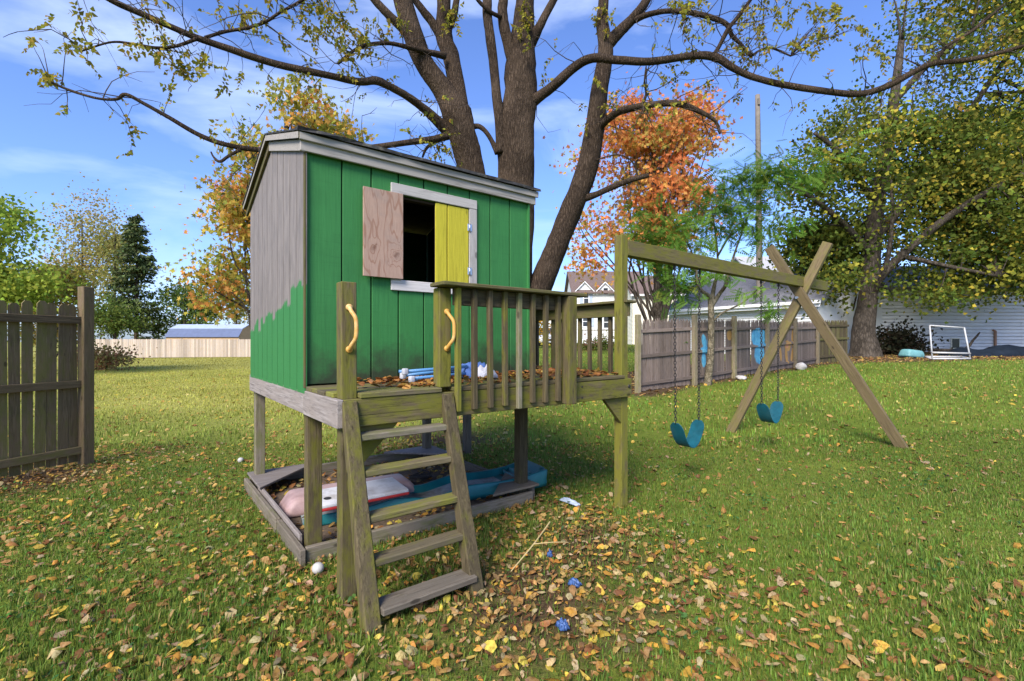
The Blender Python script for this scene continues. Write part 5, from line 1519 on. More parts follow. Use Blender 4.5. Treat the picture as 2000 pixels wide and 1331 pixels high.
def twigs_and_leaves(root, limb_list, n_twig, seed, leaf_cols, w, leaf_prob=0.6, size=0.085):
    rs = np.random.RandomState(seed)
    mb = MB(); ends = []
    Pall, Qall = [], []
    for P, Q, t in limb_list:
        if not t: continue
        for p, q in zip(P[2:], Q[2:]): Pall.append(p); Qall.append(q)
    Pall = np.array(Pall)
    for _ in range(n_twig):
        i = rs.randint(len(Pall)); p = Pall[i]
        d = rs.normal(0, 1, 3); d[1] *= 0.8; d[2] = d[2] * 0.8 + 0.15; d /= np.linalg.norm(d)
        L = rs.uniform(0.35, 1.25)
        pts = [p]; dd = d.copy()
        for s in range(4):
            dd = dd + rs.normal(0, 0.28, 3) + np.array([0, 0, -0.06]); dd /= np.linalg.norm(dd)
            pts.append(pts[-1] + dd * L / 4)
        r = rs.uniform(0.006, 0.013)
        mb.tube(pts, [r, r * .8, r * .65, r * .5, r * .35], 4, 1)
        for s in (2, 3, 4):
            if rs.rand() < leaf_prob * (0.5 if s == 2 else 1): ends.append((pts[s], dd))
            if rs.rand() < 0.6:
                e2 = dd + rs.normal(0, 0.7, 3); e2 /= np.linalg.norm(e2); q2 = pts[s] + e2 * L * 0.3
                mb.tube([pts[s], (pts[s] + q2) / 2 + rs.normal(0, .02, 3), q2], [r * .5, r * .4, r * .3], 3, 1)
                if rs.rand() < leaf_prob * 0.8: ends.append((q2, e2))
    tag(mb.build('twig', M['twig'], root, Matrix.Identity(4)), kind='stuff')
    # pinnate sprays of narrow leaflets
    Ls, Ms = [], []
    for p, d in ends:
        for _ in range(rs.randint(1, 4)):
            ax = d * 0.5 + rs.normal(0, 0.6, 3) + np.array([0, 0, -0.35]); ax /= np.linalg.norm(ax)
            sd = np.cross(ax, rs.normal(0, 1, 3)); sd /= np.linalg.norm(sd)
            for q in range(rs.randint(4, 9)):
                o = p + ax * 0.04 * q
                ld = ax * 0.6 + sd * (1 if q % 2 else -1) * 0.8 + np.array([0, 0, -0.3]) + rs.normal(0, .15, 3); ld /= np.linalg.norm(ld)
                y = np.cross(rs.normal(0, 1, 3), ld); y /= np.linalg.norm(y); z = np.cross(ld, y)
                s = size * rs.uniform(.7, 1.3)
                Ms.append(np.stack([ld * s, y * s * 0.8, z * s], 1)); Ls.append(o + ld * s * 0.4)
    C = palette(len(Ls), leaf_cols, rs, 0.2, w)
    scatter_mesh('foliage', LEAF_T, LEAF_F, np.array(Ms), np.array(Ls), C, M['leaf'], root)
WAL = [(0.30, 0.27, 0.04), (0.19, 0.20, 0.035), (0.40, 0.30, 0.045), (0.26, 0.16, 0.04)]
twigs_and_leaves(BT, limbs, 300, 21, WAL, [3, 3, 2, 1.2], 0.19)
# hanging sprays nearer the top of the picture
rs = np.random.RandomState(77)
hang = []
for (px, py, Y, rx, ry, n) in ((645, 40, 9.2, 45, 60, 26), (600, 15, 9.0, 40, 30, 14), (700, 90, 9.6, 30, 40, 14), (380, 130, 8.3, 60, 35, 14), (300, 100, 8.1, 60, 50, 12), (170, 60, 7.8, 60, 50, 10), (60, 70, 7.8, 20, 12, 6), (470, 20, 8.6, 70, 25, 16), (880, 25, 11.2, 15, 40, 10), (1023, 30, 10.8, 10, 25, 14), (1178, 25, 10.8, 8, 25, 8), (1345, 15, 10.0, 35, 20, 10), (1490, 40, 9.7, 60, 40, 10), (1620, 40, 9.5, 50, 35, 14), (1560, 70, 9.5, 60, 60, 8), (80, 145, 8.1, 6, 6, 4), (500, 130, 8.6, 80, 60, 6), (1690, 80, 9.3, 40, 60, 10)):
    for _ in range(max(3, int(n * (0.6 if px < 620 else 0.85)))):
        P = np.array(at(px + rs.normal(0, rx * .6), py + rs.normal(0, ry * .6), Y + rs.normal(0, .25)))
        hang.append((P[None].repeat(4, 0) + np.cumsum(rs.normal(0, 0.05, (4, 3)), 0), np.array([.006] * 4), True))
LP_ = np.concatenate([P for P, Q, t in limbs])
def sprays(root, cl, seed, cols, w, name='foliage', size=0.085):
    rs = np.random.RandomState(seed); Ls, Ms = [], []; mb = MB()
    for P, _, _ in cl:
        p = P[0]
        j = np.argmin(((LP_ - p) ** 2).sum(1)); e = LP_[j]; dl = np.linalg.norm(e - p)
        mb.tube([p, p + (e - p) * .3 + rs.normal(0, .05 * dl, 3), p + (e - p) * .65 + rs.normal(0, .05 * dl, 3) + np.array([0, 0, 0.05 * dl]), e], [.003, .004, .006, .010], 4, 3)
        for _ in range(rs.randint(2, 5)):
            ax = rs.normal(0, 0.7, 3) + np.array([0, 0, -0.6]); ax /= np.linalg.norm(ax)
            sd = np.cross(ax, rs.normal(0, 1, 3)); sd /= np.linalg.norm(sd)
            for q in range(rs.randint(5, 11)):
                o = p + ax * 0.035 * q
                ld = ax * 0.6 + sd * (1 if q % 2 else -1) * 0.8 + np.array([0, 0, -0.3]) + rs.normal(0, .15, 3); ld /= np.linalg.norm(ld)
                y = np.cross(rs.normal(0, 1, 3), ld); y /= np.linalg.norm(y); z = np.cross(ld, y); s = size * rs.uniform(.7, 1.3)
                Ms.append(np.stack([ld * s, y * s * .8, z * s], 1)); Ls.append(o + ld * s * .4)
    tag(mb.build('twig', M['twig'], root, Matrix.Identity(4)), kind='stuff')
    scatter_mesh(name, LEAF_T, LEAF_F, np.array(Ms), np.array(Ls), palette(len(Ls), cols, rs, 0.2, w), M['leaf'], root)
sprays(BT, hang, 5, [(0.30, 0.26, 0.03), (0.20, 0.19, 0.03), (0.36, 0.27, 0.04)], [3, 3, 2])

# ---------------- maples behind the playhouse
ORG = [(0.66, 0.23, 0.075), (0.60, 0.28, 0.08), (0.56, 0.36, 0.08), (0.38, 0.31, 0.065)]
mY = 19.0
mb_ = at(545, 0, mY); mb_.z = tz(mb_.x, mb_.y)
simple_tree('maple_tree', 'maple with orange and yellow green leaves behind the left side of the playhouse', mb_, at(560, 240, mY), 0.24,
            [px_blob(578, 232, mY, 80, 45, 1.8), px_blob(475, 420, mY, 50, 105, 1.6), px_blob(550, 380, mY, 100, 130, 2.2), px_blob(440, 555, mY, 38, 75, 1.5), px_blob(655, 268, mY, 50, 25, 1.3)],
            7200, 0.19, [(0.44, 0.37, 0.06), (0.52, 0.35, 0.07), (0.58, 0.27, 0.07), (0.28, 0.30, 0.055)], [3, 2.5, 2, 3], 31, lobed=True, clump=20, nlimb=50, spread=0.38, var=0.22, group='autumn maples behind the playset', keep=0.56)
mY2 = 23.0
mb_ = at(1290, 0, mY2); mb_.z = tz(mb_.x, mb_.y)
simple_tree('maple_tree', 'bright orange maple behind the leaning stem of the big tree', mb_, at(1275, 260, mY2), 0.22,
            [px_blob(1265, 350, mY2, 115, 130, 2.4), px_blob(1330, 260, mY2, 70, 75, 2.0), px_blob(1180, 440, mY2, 75, 85, 2.0), px_blob(1320, 420, mY2, 75, 85, 2.0), px_blob(1225, 260, mY2, 60, 60, 1.8), px_blob(1250, 480, mY2, 90, 55, 1.8), px_blob(1170, 330, mY2, 50, 60, 1.5), px_blob(1180, 530, mY2, 50, 30, 1.4)],
            12000, 0.20, ORG, [4, 3, 2, 1.4], 41, lobed=True, spread=0.38, clump=22, nlimb=70, var=0.22, group='autumn maples behind the playset', keep=0.62)

# ---------------- young tree with green feathery leaves before the fence
yb = gp(1381, 752)
YT = empty('locust_tree', yb); tag(YT, 'young slender tree with feathery green leaves before the brown fence', 'tree')
yY = yb.y
ty = MB()
P0, _ = ty.tube([yb + Vector((0, 0, -0.1)), yb + Vector((0.02, 0, 0.1)), at(1388, 690, yY), at(1389, 620, yY), at(1388, 595, yY)], [0.12, 0.095, 0.085, 0.078, 0.075], 12, 5, 0.03, 5)
ybr = [[(1388, 600, 0.068), (1385, 580, 0.055), (1370, 568, 0.045), (1362, 550, 0.035), (1358, 510, 0.025), (1340, 470, 0.012)],
       [(1388, 600, 0.072), (1392, 575, 0.055), (1396, 555, 0.045), (1402, 530, 0.035), (1400, 480, 0.025), (1390, 400, 0.012)],
       [(1389, 598, 0.07), (1405, 575, 0.05), (1418, 556, 0.045), (1424, 530, 0.035), (1440, 480, 0.025), (1470, 400, 0.012)],
       [(1392, 630, 0.03), (1410, 612, 0.024), (1450, 592, 0.02), (1480, 565, 0.016), (1500, 545, 0.01)],
       [(1360, 530, 0.028), (1330, 500, 0.02), (1290, 470, 0.014), (1250, 440, 0.008)],
       [(1402, 500, 0.028), (1440, 440, 0.02), (1500, 390, 0.014), (1560, 370, 0.008)],
       [(1400, 450, 0.02), (1360, 400, 0.014), (1310, 390, 0.008)]]
for br in ybr:
    ty.tube([at(a, b, yY + 0.25 * math.sin(a * .1)) for a, b, _ in br], [c for _, _, c in br], 8, 4, 0.03, 3)
ty.build('trunk', M['bark_pale'], YT, Matrix.Identity(4), True)
FT, FF_ = [], []
for s in range(9):                       # a frond: paired leaflets along a stalk
    x = 0.10 + s * 0.1; ln = 0.26 * (1 - abs(s - 4) * 0.06)
    for sg in (-1, 1):
        o = len(FT); FT += [(x, 0, 0), (x + 0.055, sg * ln * 0.5, -0.01), (x + 0.04, sg * ln, -0.05), (x - 0.03, sg * ln * 0.5, -0.01)]
        FF_ += [(o, o + 1, o + 2), (o, o + 2, o + 3)]
rs = np.random.RandomState(8)
blobs = [px_blob(1262, 438, yY, 48, 38, 0.7), px_blob(1310, 470, yY, 60, 42, 0.8), px_blob(1335, 555, yY, 38, 42, 0.5), px_blob(1400, 425, yY, 70, 38, 0.8), px_blob(1465, 350, yY, 65, 42, 0.8), px_blob(1520, 345, yY, 60, 40, 0.8), px_blob(1480, 440, yY, 75, 45, 0.8), px_blob(1560, 330, yY, 60, 30, 0.7), px_blob(1385, 520, yY, 45, 25, 0.5), px_blob(1470, 570, yY, 30, 15, 0.4), px_blob(1510, 600, yY, 18, 20, 0.3), px_blob(1290, 500, yY, 45, 35, .5), px_blob(1430, 380, yY, 60, 40, .7)]
cnt = [95, 160, 140, 130, 150, 120, 140, 70, 70, 18, 22, 100, 130]
Ls, Ms, Cs = [], [], []
for (c, r), n in zip(blobs, cnt):
    for _ in range(n):
        d = rs.normal(0, 0.55, 3); p = np.array(c) + d * np.array(r)
        ax = np.array([rs.normal(0, 1), rs.normal(0, 1), rs.normal(-0.55, 0.4)]); ax /= np.linalg.norm(ax)
        y = np.cross(np.array([rs.normal(0, .6), rs.normal(-0.5, .6), 0.8]), ax); y /= np.linalg.norm(y); z = np.cross(ax, y); s = rs.uniform(0.28, 0.50)
        Ms.append(np.stack([ax * s, y * s, z * s], 1)); Ls.append(p)
Cs = palette(len(Ls), [(0.13, 0.25, 0.03), (0.17, 0.29, 0.04), (0.09, 0.19, 0.025), (0.24, 0.26, 0.04)], rs, 0.15, [3, 3, 2, .6])
scatter_mesh('crown', FT, FF_, np.array(Ms), np.array(Ls), Cs, M['leaf'], YT)

# ---------------- big tree on the right
rb = gp(1690, 697)
RT = empty('shade_tree', rb); tag(RT, 'large spreading olive green tree with thick trunk before the sided garage', 'tree', 'shade trees by the garage')
rY = rb.y
rt = MB()
rt.tube([rb + Vector((0, 0, -0.4)), rb + Vector((0, 0, 0.1)), at(1686, 655, rY), at(1692, 600, rY), at(1700, 540, rY), at(1703, 480, rY), at(1712, 400, rY), at(1730, 300, rY), at(1745, 200, rY), at(1760, 80, rY)], [0.85, 0.60, 0.46, 0.39, 0.36, 0.34, 0.32, 0.26, 0.2, 0.12], 16, 5, 0.05, 9)
for br in ([(1700, 560, 0, .22), (1760, 500, -.5, .18), (1830, 440, -1, .16), (1920, 380, -1.5, .12), (2020, 330, -2, .08)],
           [(1704, 470, 0, .24), (1780, 380, .5, .2), (1850, 280, 1, .16), (1920, 180, 1, .12), (2000, 60, 1, .08)],
           [(1712, 400, 0, .2), (1670, 340, -.5, .15), (1630, 290, -1, .11), (1590, 260, -1.2, .06)],
           [(1703, 500, 0, .18), (1650, 440, -.8, .13), (1590, 390, -1.4, .1), (1540, 360, -1.8, .05)],
           [(1745, 200, 0, .16), (1820, 120, -.6, .12), (1900, 60, -1, .08)],
           [(1698, 590, 0, .12), (1730, 520, -1, .1), (1742, 430, -1.2, .08), (1740, 350, -1.4, .05)],
           [(1760, 500, -.5, .12), (1850, 520, -1.5, .09), (1950, 540, -2.2, .05)]):
    rt.tube([at(a, b, rY + c) for a, b, c, _ in br], [q for *_, q in br], 9, 4, 0.04, 4)
OLV = [(0.115, 0.15, 0.024), (0.175, 0.20, 0.03), (0.38, 0.34, 0.045), (0.085, 0.12, 0.022), (0.48, 0.38, 0.05)]
rcen = crown('crown', RT, [px_blob(1930, 150, rY, 190, 190, 3.6), px_blob(1900, 420, rY, 220, 130, 3.6), px_blob(1680, 400, rY, 150, 130, 3.2), px_blob(1700, 240, rY, 110, 90, 2.6), px_blob(1910, 530, rY, 160, 50, 2.8), px_blob(1590, 400, rY, 80, 80, 2.0), px_blob(1620, 535, rY - .4, 50, 75, 1.5), px_blob(1860, 300, rY, 130, 120, 3.0), px_blob(2080, 350, rY, 220, 260, 4.0), px_blob(2000, -80, rY, 300, 150, 4), px_blob(1815, 565, rY - 1.2, 70, 30, 1.6), px_blob(1940, 548, rY - 1.0, 140, 36, 1.8), px_blob(1900, 500, rY, 150, 50, 2.4), px_blob(1560, 350, rY - 1, 70, 60, 1.6), px_blob(1650, 300, rY - 1, 90, 65, 2.0)],
      84000, 0.17, OLV, [4, 3.4, 1.6, 3, 0.8], 51, clump=64, lobed=False, shell=0.35, keep=0.47, spread=0.62, var=0.28)
rv = np.array(rt.v); rs = np.random.RandomState(19)
for i in rs.choice(len(rcen), 150, replace=False):
    c = rcen[i]; cand = rv[rv[:, 2] > rb.z + 3.0]; e = cand[np.argmin(((cand - c) ** 2).sum(1))]; dl = np.linalg.norm(e - c)
    rt.tube([e, e + (c - e) * .4 + rs.normal(0, .06 * dl, 3) + np.array([0, 0, .06 * dl]), c], [0.022 + 0.009 * dl, 0.016 + .004 * dl, 0.008], 5, 3, 0.05, i)
rt.build('trunk', M['bark_grey'], RT, Matrix.Identity(4), True)
rb2 = gp(1648, 692)
simple_tree('shade_tree', 'dark slim trunked tree just left of the large spreading tree', rb2, at(1640, 500, rb2.y), 0.2,
            [px_blob(1600, 585, rb2.y, 55, 40, 1.2), px_blob(1610, 490, rb2.y, 70, 55, 1.5)], 6500, 0.19, OLV, [4, 4, 1, 3, .5], 53, 'bark', group='shade trees by the garage', clump=45)
# dark shrub and brush by the trunk
g = gp(1742, 693)
simple_tree('evergreen_shrub', 'dark low evergreen shrub between the tree trunk and the garage', g, g + Vector((0.1, 0, 0.9)), 0.05,
            [((g.x - 0.3, g.y, g.z + 0.75), (0.9, 0.6, 0.5)), ((g.x + 0.6, g.y, g.z + 0.7), (0.7, 0.5, 0.5)), ((g.x, g.y, g.z + 0.35), (1.1, 0.6, 0.35))], 2600, 0.14, [(0.018, 0.022, 0.012), (0.03, 0.03, 0.015), (0.04, 0.028, 0.018)], None, 61, 'bark', 'shrub', clump=30, nlimb=8)

# ---------------- trees at the far left
def far_base(px, Y):
    p = at(px, HOR, Y); return Vector((p.x, p.y, tz(p.x, p.y)))
Yt = 58.0
# spruce: tiers of drooping boughs
b = far_base(266, Yt); SP = empty('spruce_tree', b); tag(SP, 'tall dark green spruce beyond the far fence', 'tree')
top = at(268, 418, Yt); H = top.z - b.z
s_ = MB(); s_.tube([b, top], [0.28, 0.03], 8, 1)
rs = np.random.RandomState(12); Ls, Ms = [], []
for k in range(150):
    f = rs.rand() ** 0.75; z = b.z + H * (0.04 + 0.95 * f); r = (1 - f) ** 0.85 * 4.2 * rs.uniform(0.6, 1.1) + 0.3
    a = rs.uniform(0, 6.283); d = np.array([math.cos(a), math.sin(a), 0])
    p0 = np.array([b.x, b.y, z])
    s_.tube([p0, p0 + d * r * .5 + np.array([0, 0, -.05 * r]), p0 + d * r + np.array([0, 0, 0.02 * r])], [0.04, 0.03, 0.012], 4, 1)
    for q in range(int(26 + 46 * (1 - f))):
        t = rs.rand() ** 0.7; p = p0 + d * r * t + np.array([0, 0, -0.12 * r * math.sin(t * 3)]) + rs.normal(0, 0.13, 3) + np.array([-d[1], d[0], 0]) * rs.normal(0, 0.32) * (0.4 + t)
        ld = d * 0.8 + rs.normal(0, .5, 3) + np.array([0, 0, -0.45]); ld /= np.linalg.norm(ld); y = np.cross(rs.normal(0, 1, 3), ld); y /= np.linalg.norm(y); zz = np.cross(ld, y); s = rs.uniform(0.32, 0.62)
        Ms.append(np.stack([ld * s, y * s * 0.6, zz * s], 1)); Ls.append(p)
s_.build('trunk', M['bark'], SP, Matrix.Identity(4))
scatter_mesh('crown', LEAF_T, LEAF_F, np.array(Ms), np.array(Ls), palette(len(Ls), [(0.075, 0.10, 0.032), (0.10, 0.125, 0.04), (0.055, 0.075, 0.028)], rs, .2), M['needle'], SP)
# thin yellowing tree behind it
b = far_base(165, 66)
simple_tree('poplar_tree', 'thin half bare yellowing tree left of the spruce', b, at(160, 430, 66), 0.2,
            [px_blob(175, 440, 66, 50, 40, 2.5), px_blob(150, 520, 66, 48, 50, 2.5), px_blob(215, 490, 66, 35, 40, 2), px_blob(190, 400, 66, 34, 14, 1.5)], 4200, 0.32, [(0.40, 0.34, 0.11), (0.28, 0.25, 0.08), (0.45, 0.34, 0.12)], None, 71, clump=12, spread=0.8, nlimb=34, group='trees beyond the far fence')
b = far_base(225, 64)
simple_tree('poplar_tree', 'denser olive tree whose crown touches the spruce on its left', b, at(225, 460, 64), 0.2, [px_blob(222, 480, 64, 32, 36, 2.5), px_blob(225, 545, 64, 42, 56, 2.5)], 3200, 0.36, [(0.32, 0.29, 0.08), (0.24, 0.24, 0.07)], None, 72, clump=35, group='trees beyond the far fence')
b = far_base(360, 60)
simple_tree('broadleaf_tree', 'rounded mid green tree right of the spruce above the shed', b, at(362, 560, 60), 0.2, [px_blob(362, 590, 60, 42, 48, 2.4), px_blob(330, 610, 60, 36, 36, 2), px_blob(385, 615, 60, 24, 26, 2)], 5200, 0.30, [(0.10, 0.155, 0.03), (0.15, 0.20, 0.04), (0.07, 0.11, 0.028)], None, 73, clump=50, group='trees beyond the far fence')
b = far_base(225, 52)
simple_tree('broadleaf_tree', 'low bushy green tree at the foot of the spruce behind the fence', b, at(222, 610, 52), 0.12, [px_blob(220, 630, 52, 36, 30, 2), px_blob(195, 610, 52, 20, 26, 1.5)], 3000, 0.28, [(0.10, 0.15, 0.03), (0.15, 0.19, 0.035)], None, 74, clump=45, group='trees beyond the far fence')
b = far_base(462, 57)
simple_tree('broadleaf_tree', 'yellow green tree low beside the playhouse corner above the far fence', b, at(462, 560, 57), 0.14, [px_blob(470, 590, 57, 24, 40, 1.8), px_blob(445, 570, 57, 22, 45, 1.6)], 3200, 0.28, [(0.16, 0.16, 0.035), (0.30, 0.22, 0.04), (0.22, 0.2, 0.04)], None, 75, clump=40, group='trees beyond the far fence')
b = far_base(-30, 20)
simple_tree('broadleaf_tree', 'bright green tree rising behind the dark fence at the left edge', b, at(-25, 420, 20), 0.2, [px_blob(-25, 480, 20, 70, 85, 1.6), px_blob(10, 550, 20, 55, 45, 1.4), px_blob(-10, 420, 20, 30, 30, 1), px_blob(40, 560, 20, 40, 30, 1)], 7500, 0.17, [(0.27, 0.36, 0.05), (0.36, 0.40, 0.055), (0.18, 0.26, 0.04)], None, 76, clump=50, group='trees at the left edge')
b = far_base(95, 24)
simple_tree('broadleaf_tree', 'rusty olive bush topping the dark fence beside the tall post', b, at(95, 540, 24), 0.14, [px_blob(100, 550, 24, 50, 38, 1.4), px_blob(75, 580, 24, 70, 35, 1.4), px_blob(140, 590, 24, 30, 30, 1.2), px_blob(95, 640, 24, 60, 40, 1.3)], 7000, 0.15, [(0.22, 0.19, 0.04), (0.28, 0.19, 0.05), (0.17, 0.19, 0.04), (0.32, 0.29, 0.045)], None, 77, clump=50, group='trees at the left edge')
g = gp(205, 724)
simple_tree('dry_shrub', 'dry reddish twiggy shrub on the lawn before the far fence', g, g + Vector((0, 0, 0.9)), 0.04, [((g.x - 0.5, g.y, g.z + 0.6), (0.8, 0.6, 0.6)), ((g.x + 0.3, g.y, g.z + 0.45), (0.9, 0.6, 0.4))], 1800, 0.13, [(0.32, 0.21, 0.08), (0.30, 0.26, 0.08), (0.36, 0.18, 0.09)], None, 78, 'twig' if False else 'bark', 'shrub', clump=18, nlimb=26)
# shrub with yellow leaves near the drive, and plants by the farmhouse
b = far_base(1049, 34)
simple_tree('yellow_shrub', 'golden shrub glimpsed between the pickets beside the playhouse corner', b, b + Vector((0, 0, 2.2)), 0.08, [((b.x, b.y, b.z + 1.7), (0.5, 0.5, 1.0))], 900, 0.16, [(0.50, 0.30, 0.04), (0.45, 0.34, 0.05)], None, 81, cat='shrub', clump=30, nlimb=6)
b = far_base(1182, 30)
simple_tree('garden_shrub', 'low green and russet shrub before the farmhouse porch', b, b + Vector((0, 0, 0.6)), 0.04, [((b.x, b.y, b.z + 0.45), (0.7, 0.5, 0.4)), ((b.x - 1.0, b.y, b.z + 0.25), (0.8, 0.5, 0.25))], 1500, 0.12, [(0.10, 0.16, 0.03), (0.26, 0.12, 0.07), (0.16, 0.18, 0.04)], None, 82, cat='shrub', clump=30, nlimb=6)

# ------------------------------------------------------------------ lawn: blades, then fallen leaves
def in_box(x, y, u0, u1, v0, v1):
    dx = x - PS_O.x; dy = y - PS_O.y; c, s = math.cos(PS_A), math.sin(PS_A)
    u = dx * c + dy * s; v = -dx * s + dy * c
    return (u > u0) & (u < u1) & (v > v0) & (v < v1)

def ground_points(n, y0, y1, rs, side=1.32, pw=1.0):
    Y = (rs.rand(n) * (y1 ** pw - y0 ** pw) + y0 ** pw) ** (1 / pw)
    X = rs.uniform(-1, 1, n) * (side * Y + 0.8)
    return X, Y

def grass(name, n, y0, y1, h, w, seed, pw, label, gain=np.array([1.15, 1.15, 1.1])):
    rs = np.random.RandomState(seed)
    X, Y = ground_points(n, y0, y1, rs, pw=pw)
    d = dirt_amount(X, Y)
    keep = (rs.rand(n) > d * 1.15 - 0.1) & ~in_box(X, Y, -0.06, 2.04, 0.68, 2.75) & (vnoise(X, Y, 31, 2.3) + 0.5 * rs.rand(n) > 0.35)
    X, Y = X[keep], Y[keep]; n = len(X)
    Z = terr(X, Y) - 0.004
    T = np.array([(-0.5, 0, 0), (0.5, 0, 0), (0.40, 0.10, 0.55), (-0.40, 0.10, 0.55), (0, 0.42, 1.0)])
    F = [(0, 1, 2), (0, 2, 3), (3, 2, 4)]
    yaw = rs.uniform(0, 6.283, n); hh = h * rs.uniform(0.45, 1.35, n) * (0.7 + 0.6 * vnoise(X, Y, 33, 1.1)); ww = w * rs.uniform(0.6, 1.4, n); bend = hh * rs.uniform(0.2, 1.5, n)
    Mx = np.zeros((n, 3, 3)); c, s = np.cos(yaw), np.sin(yaw)
    Mx[:, 0, 0] = c * ww; Mx[:, 1, 0] = s * ww; Mx[:, 0, 1] = -s * bend; Mx[:, 1, 1] = c * bend; Mx[:, 2, 2] = hh
    tone = vnoise(X, Y, 37, 0.55)[:, None]
    C = palette(n, [(0.120, 0.19, 0.028), (0.09, 0.16, 0.025), (0.17, 0.205, 0.036), (0.28, 0.22, 0.08)], rs, 0.22, [4, 3, 2, 1.1])
    sun_dry = sunlit_dryness(X, Y)[:, None]
    C = C * (1 - sun_dry) + sun_dry * np.array([0.29, 0.275, 0.06]) * rs.uniform(0.7, 1.25, (n, 1))  # blades take the same dry tone with painted sunlight as the ground
    C = C * (0.8 + 0.4 * tone) * gain
    o = scatter_mesh(name, T, F, Mx, np.stack([X, Y, Z], 1), C, M['grass'])
    tag(o, label, 'grass', kind='stuff')
grass('lawn_grass', 330000, 1.3, 7.0, 0.036, 0.0055, 91, 1.6, 'short green lawn grass close to the camera')
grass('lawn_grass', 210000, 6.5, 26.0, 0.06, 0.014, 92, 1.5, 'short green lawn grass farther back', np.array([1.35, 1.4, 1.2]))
grass('lawn_grass', 60000, 25.0, 48.0, 0.075, 0.035, 93, 1.6, 'sunny lawn grass in the distance', np.array([1.15, 1.1, 1.0]))

# broad weeds and clover among the grass
LF_T = np.array([(0, 0, 0), (0.45, 0.05, 0.10), (1.0, 0, -0.10), (0.25, 0.34, 0.02), (0.68, 0.27, -0.02), (0.25, -0.34, 0.02), (0.68, -0.27, -0.02)]) - np.array([0.5, 0, 0])
LF_F = [(0, 3, 1), (3, 4, 1), (4, 2, 1), (2, 6, 1), (6, 5, 1), (5, 0, 1)]
LF_F = [(a, c, b) for a, b, c in LF_F]
def litter(name, n, y0, y1, s0, s1, seed, pw, dens, cols, w, label, lift=(-0.002, 0.030), side=1.32, mat='litter', tilt=0.36):
    rs = np.random.RandomState(seed)
    X, Y = ground_points(n, y0, y1, rs, side, pw)
    keep = rs.rand(n) < dens(X, Y)
    keep &= ~in_box(X, Y, -0.005, 0.10, -0.02, 0.1)
    X, Y = X[keep], Y[keep]; n = len(X)
    Z = terr(X, Y) + rs.uniform(*lift, n)
    sc = s0 + (s1 - s0) * rs.rand(n) ** 1.5
    asp = rs.uniform(0.45, 1.1, n); cur = rs.normal(0.5, 1.7, n)
    Rm = rand_rot(n, rs, tilt)
    D = np.zeros((n, 3, 3)); D[:, 0, 0] = sc; D[:, 1, 1] = sc * asp; D[:, 2, 2] = sc * cur
    o = scatter_mesh(name, LF_T, LF_F, Rm @ D, np.stack([X, Y, Z], 1), palette(n, cols, rs, 0.2, w), M[mat])
    return tag(o, label, 'leaves' if mat == 'litter' else 'weeds', kind='stuff')
DRY = [(0.32, 0.175, 0.055), (0.40, 0.25, 0.085), (0.21, 0.095, 0.036), (0.50, 0.27, 0.05), (0.50, 0.37, 0.06), (0.40, 0.30, 0.16)]
def d_near(x, y):
    d = 0.30 + 0.75 * np.exp(-(((x - 0.2) / 1.5) ** 2 + ((y - 2.6) / 1.5) ** 2)) + 0.35 * np.exp(-(((x + 2.2) / 1.6) ** 2 + ((y - 3.4) / 1.4) ** 2)) + 0.9 * dirt_amount(x, y)
    d *= np.where((x > 1.3) & (y > 3.2), 0.45, 1.0)
    return d * (0.45 + 1.0 * vnoise(x, y, 55, 1.3))
litter('fallen_leaves', 46000, 1.4, 7.0, 0.022, 0.080, 101, 1.7, d_near, DRY, [3, 3, 2, 1.3, 1.6, 2], 'brown, tan and yellow leaves strewn over the lawn round the playset')
def d_far(x, y):
    d = 0.35 + 1.0 * dirt_amount(x, y) + 0.5 * np.exp(-(((x + 1) / 5) ** 2 + ((y - 9) / 4) ** 2))
    return d * (0.4 + 1.0 * vnoise(x, y, 57, 0.8))
litter('fallen_leaves', 16000, 6.8, 24.0, 0.06, 0.12, 102, 1.5, d_far, [(0.50, 0.36, 0.06), (0.45, 0.30, 0.08), (0.40, 0.22, 0.07), (0.52, 0.42, 0.15)], [3, 2, 1.6, 1.5], 'yellow and brown leaves dotting the lawn farther back')
def d_mulch(x, y):
    return np.clip(dirt_amount(x, y) - 0.3, 0, 1) * 1.6
litter('leaf_litter', 26000, 9.0, 30.0, 0.08, 0.15, 103, 1.4, d_mulch, [(0.28, 0.15, 0.06), (0.36, 0.22, 0.10), (0.20, 0.10, 0.045), (0.42, 0.27, 0.08)], None, 'rusty brown leaf litter along the fence and under the right-hand trees')
litter('weeds', 9000, 1.4, 6.0, 0.02, 0.045, 104, 1.6, lambda x, y: 0.75 * (vnoise(x, y, 61, 2.2) > 0.55) * (1 - dirt_amount(x, y)), [(0.06, 0.14, 0.025), (0.09, 0.19, 0.035), (0.05, 0.12, 0.03)], None, 'low broad-leaved weeds among the grass', (0.025, 0.055), mat='grass', tilt=0.5)
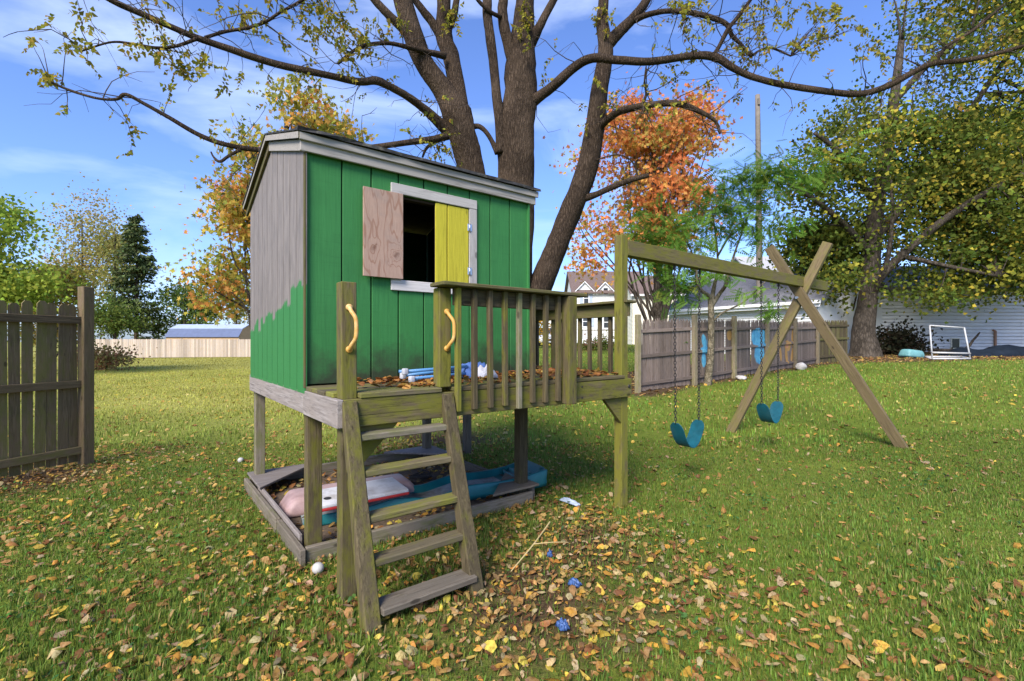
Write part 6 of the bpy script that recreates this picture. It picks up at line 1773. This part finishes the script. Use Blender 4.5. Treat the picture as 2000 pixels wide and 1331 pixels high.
# dry leaves on the deck
rs = np.random.RandomState(111); n = 900
u = rs.uniform(0.12, 2.55, n); v = 0.03 + 0.62 * (1 - rs.rand(n) ** 1.7)
side_ = rs.rand(n) < 0.32
u[side_] = rs.uniform(1.99, 2.57, side_.sum()); v[side_] = rs.uniform(0.05, 2.6, side_.sum())
ok = (u > 0.40) | (rs.rand(n) < 0.25)
u, v = u[ok], v[ok]; n = len(u)
P = np.array([PS_O.x, PS_O.y])[None] + u[:, None] * np.array([math.cos(PS_A), math.sin(PS_A)]) + v[:, None] * np.array([-math.sin(PS_A), math.cos(PS_A)])
Z = ZD + 0.006 + rs.uniform(0, 0.03, n) * (0.4 + v)
sc = rs.uniform(0.04, 0.085, n); D = np.zeros((n, 3, 3)); D[:, 0, 0] = sc; D[:, 1, 1] = sc * rs.uniform(.6, 1.2, n); D[:, 2, 2] = sc * rs.normal(0.6, 1.2, n)
o = scatter_mesh('fallen_leaves', LF_T, LF_F, rand_rot(n, rs, 0.28) @ D, np.stack([P[:, 0], P[:, 1], Z], 1), palette(n, [(0.40, 0.17, 0.045), (0.30, 0.12, 0.04), (0.46, 0.25, 0.07), (0.5, 0.3, 0.05)], rs, .2, [3, 3, 2, 1]), M['litter'])
tag(o, 'drift of rust brown leaves lying on the deck boards', 'leaves', kind='stuff')
# a few leaves in the sandbox
rs = np.random.RandomState(113); n = 500
u = rs.uniform(0.02, 1.98, n); v = rs.uniform(0.72, 2.68, n)
P = np.array([PS_O.x, PS_O.y])[None] + u[:, None] * np.array([math.cos(PS_A), math.sin(PS_A)]) + v[:, None] * np.array([-math.sin(PS_A), math.cos(PS_A)])
sc = rs.uniform(0.04, 0.085, n); D = np.zeros((n, 3, 3)); D[:, 0, 0] = sc; D[:, 1, 1] = sc; D[:, 2, 2] = sc * rs.normal(0.6, 1.2, n)
o = scatter_mesh('fallen_leaves', LF_T, LF_F, rand_rot(n, rs, 0.3) @ D, np.stack([P[:, 0], P[:, 1], np.full(n, 0.055)], 1), palette(n, DRY, rs, .2), M['litter'])
tag(o, 'dry leaves scattered inside the sandbox frame', 'leaves', kind='stuff')
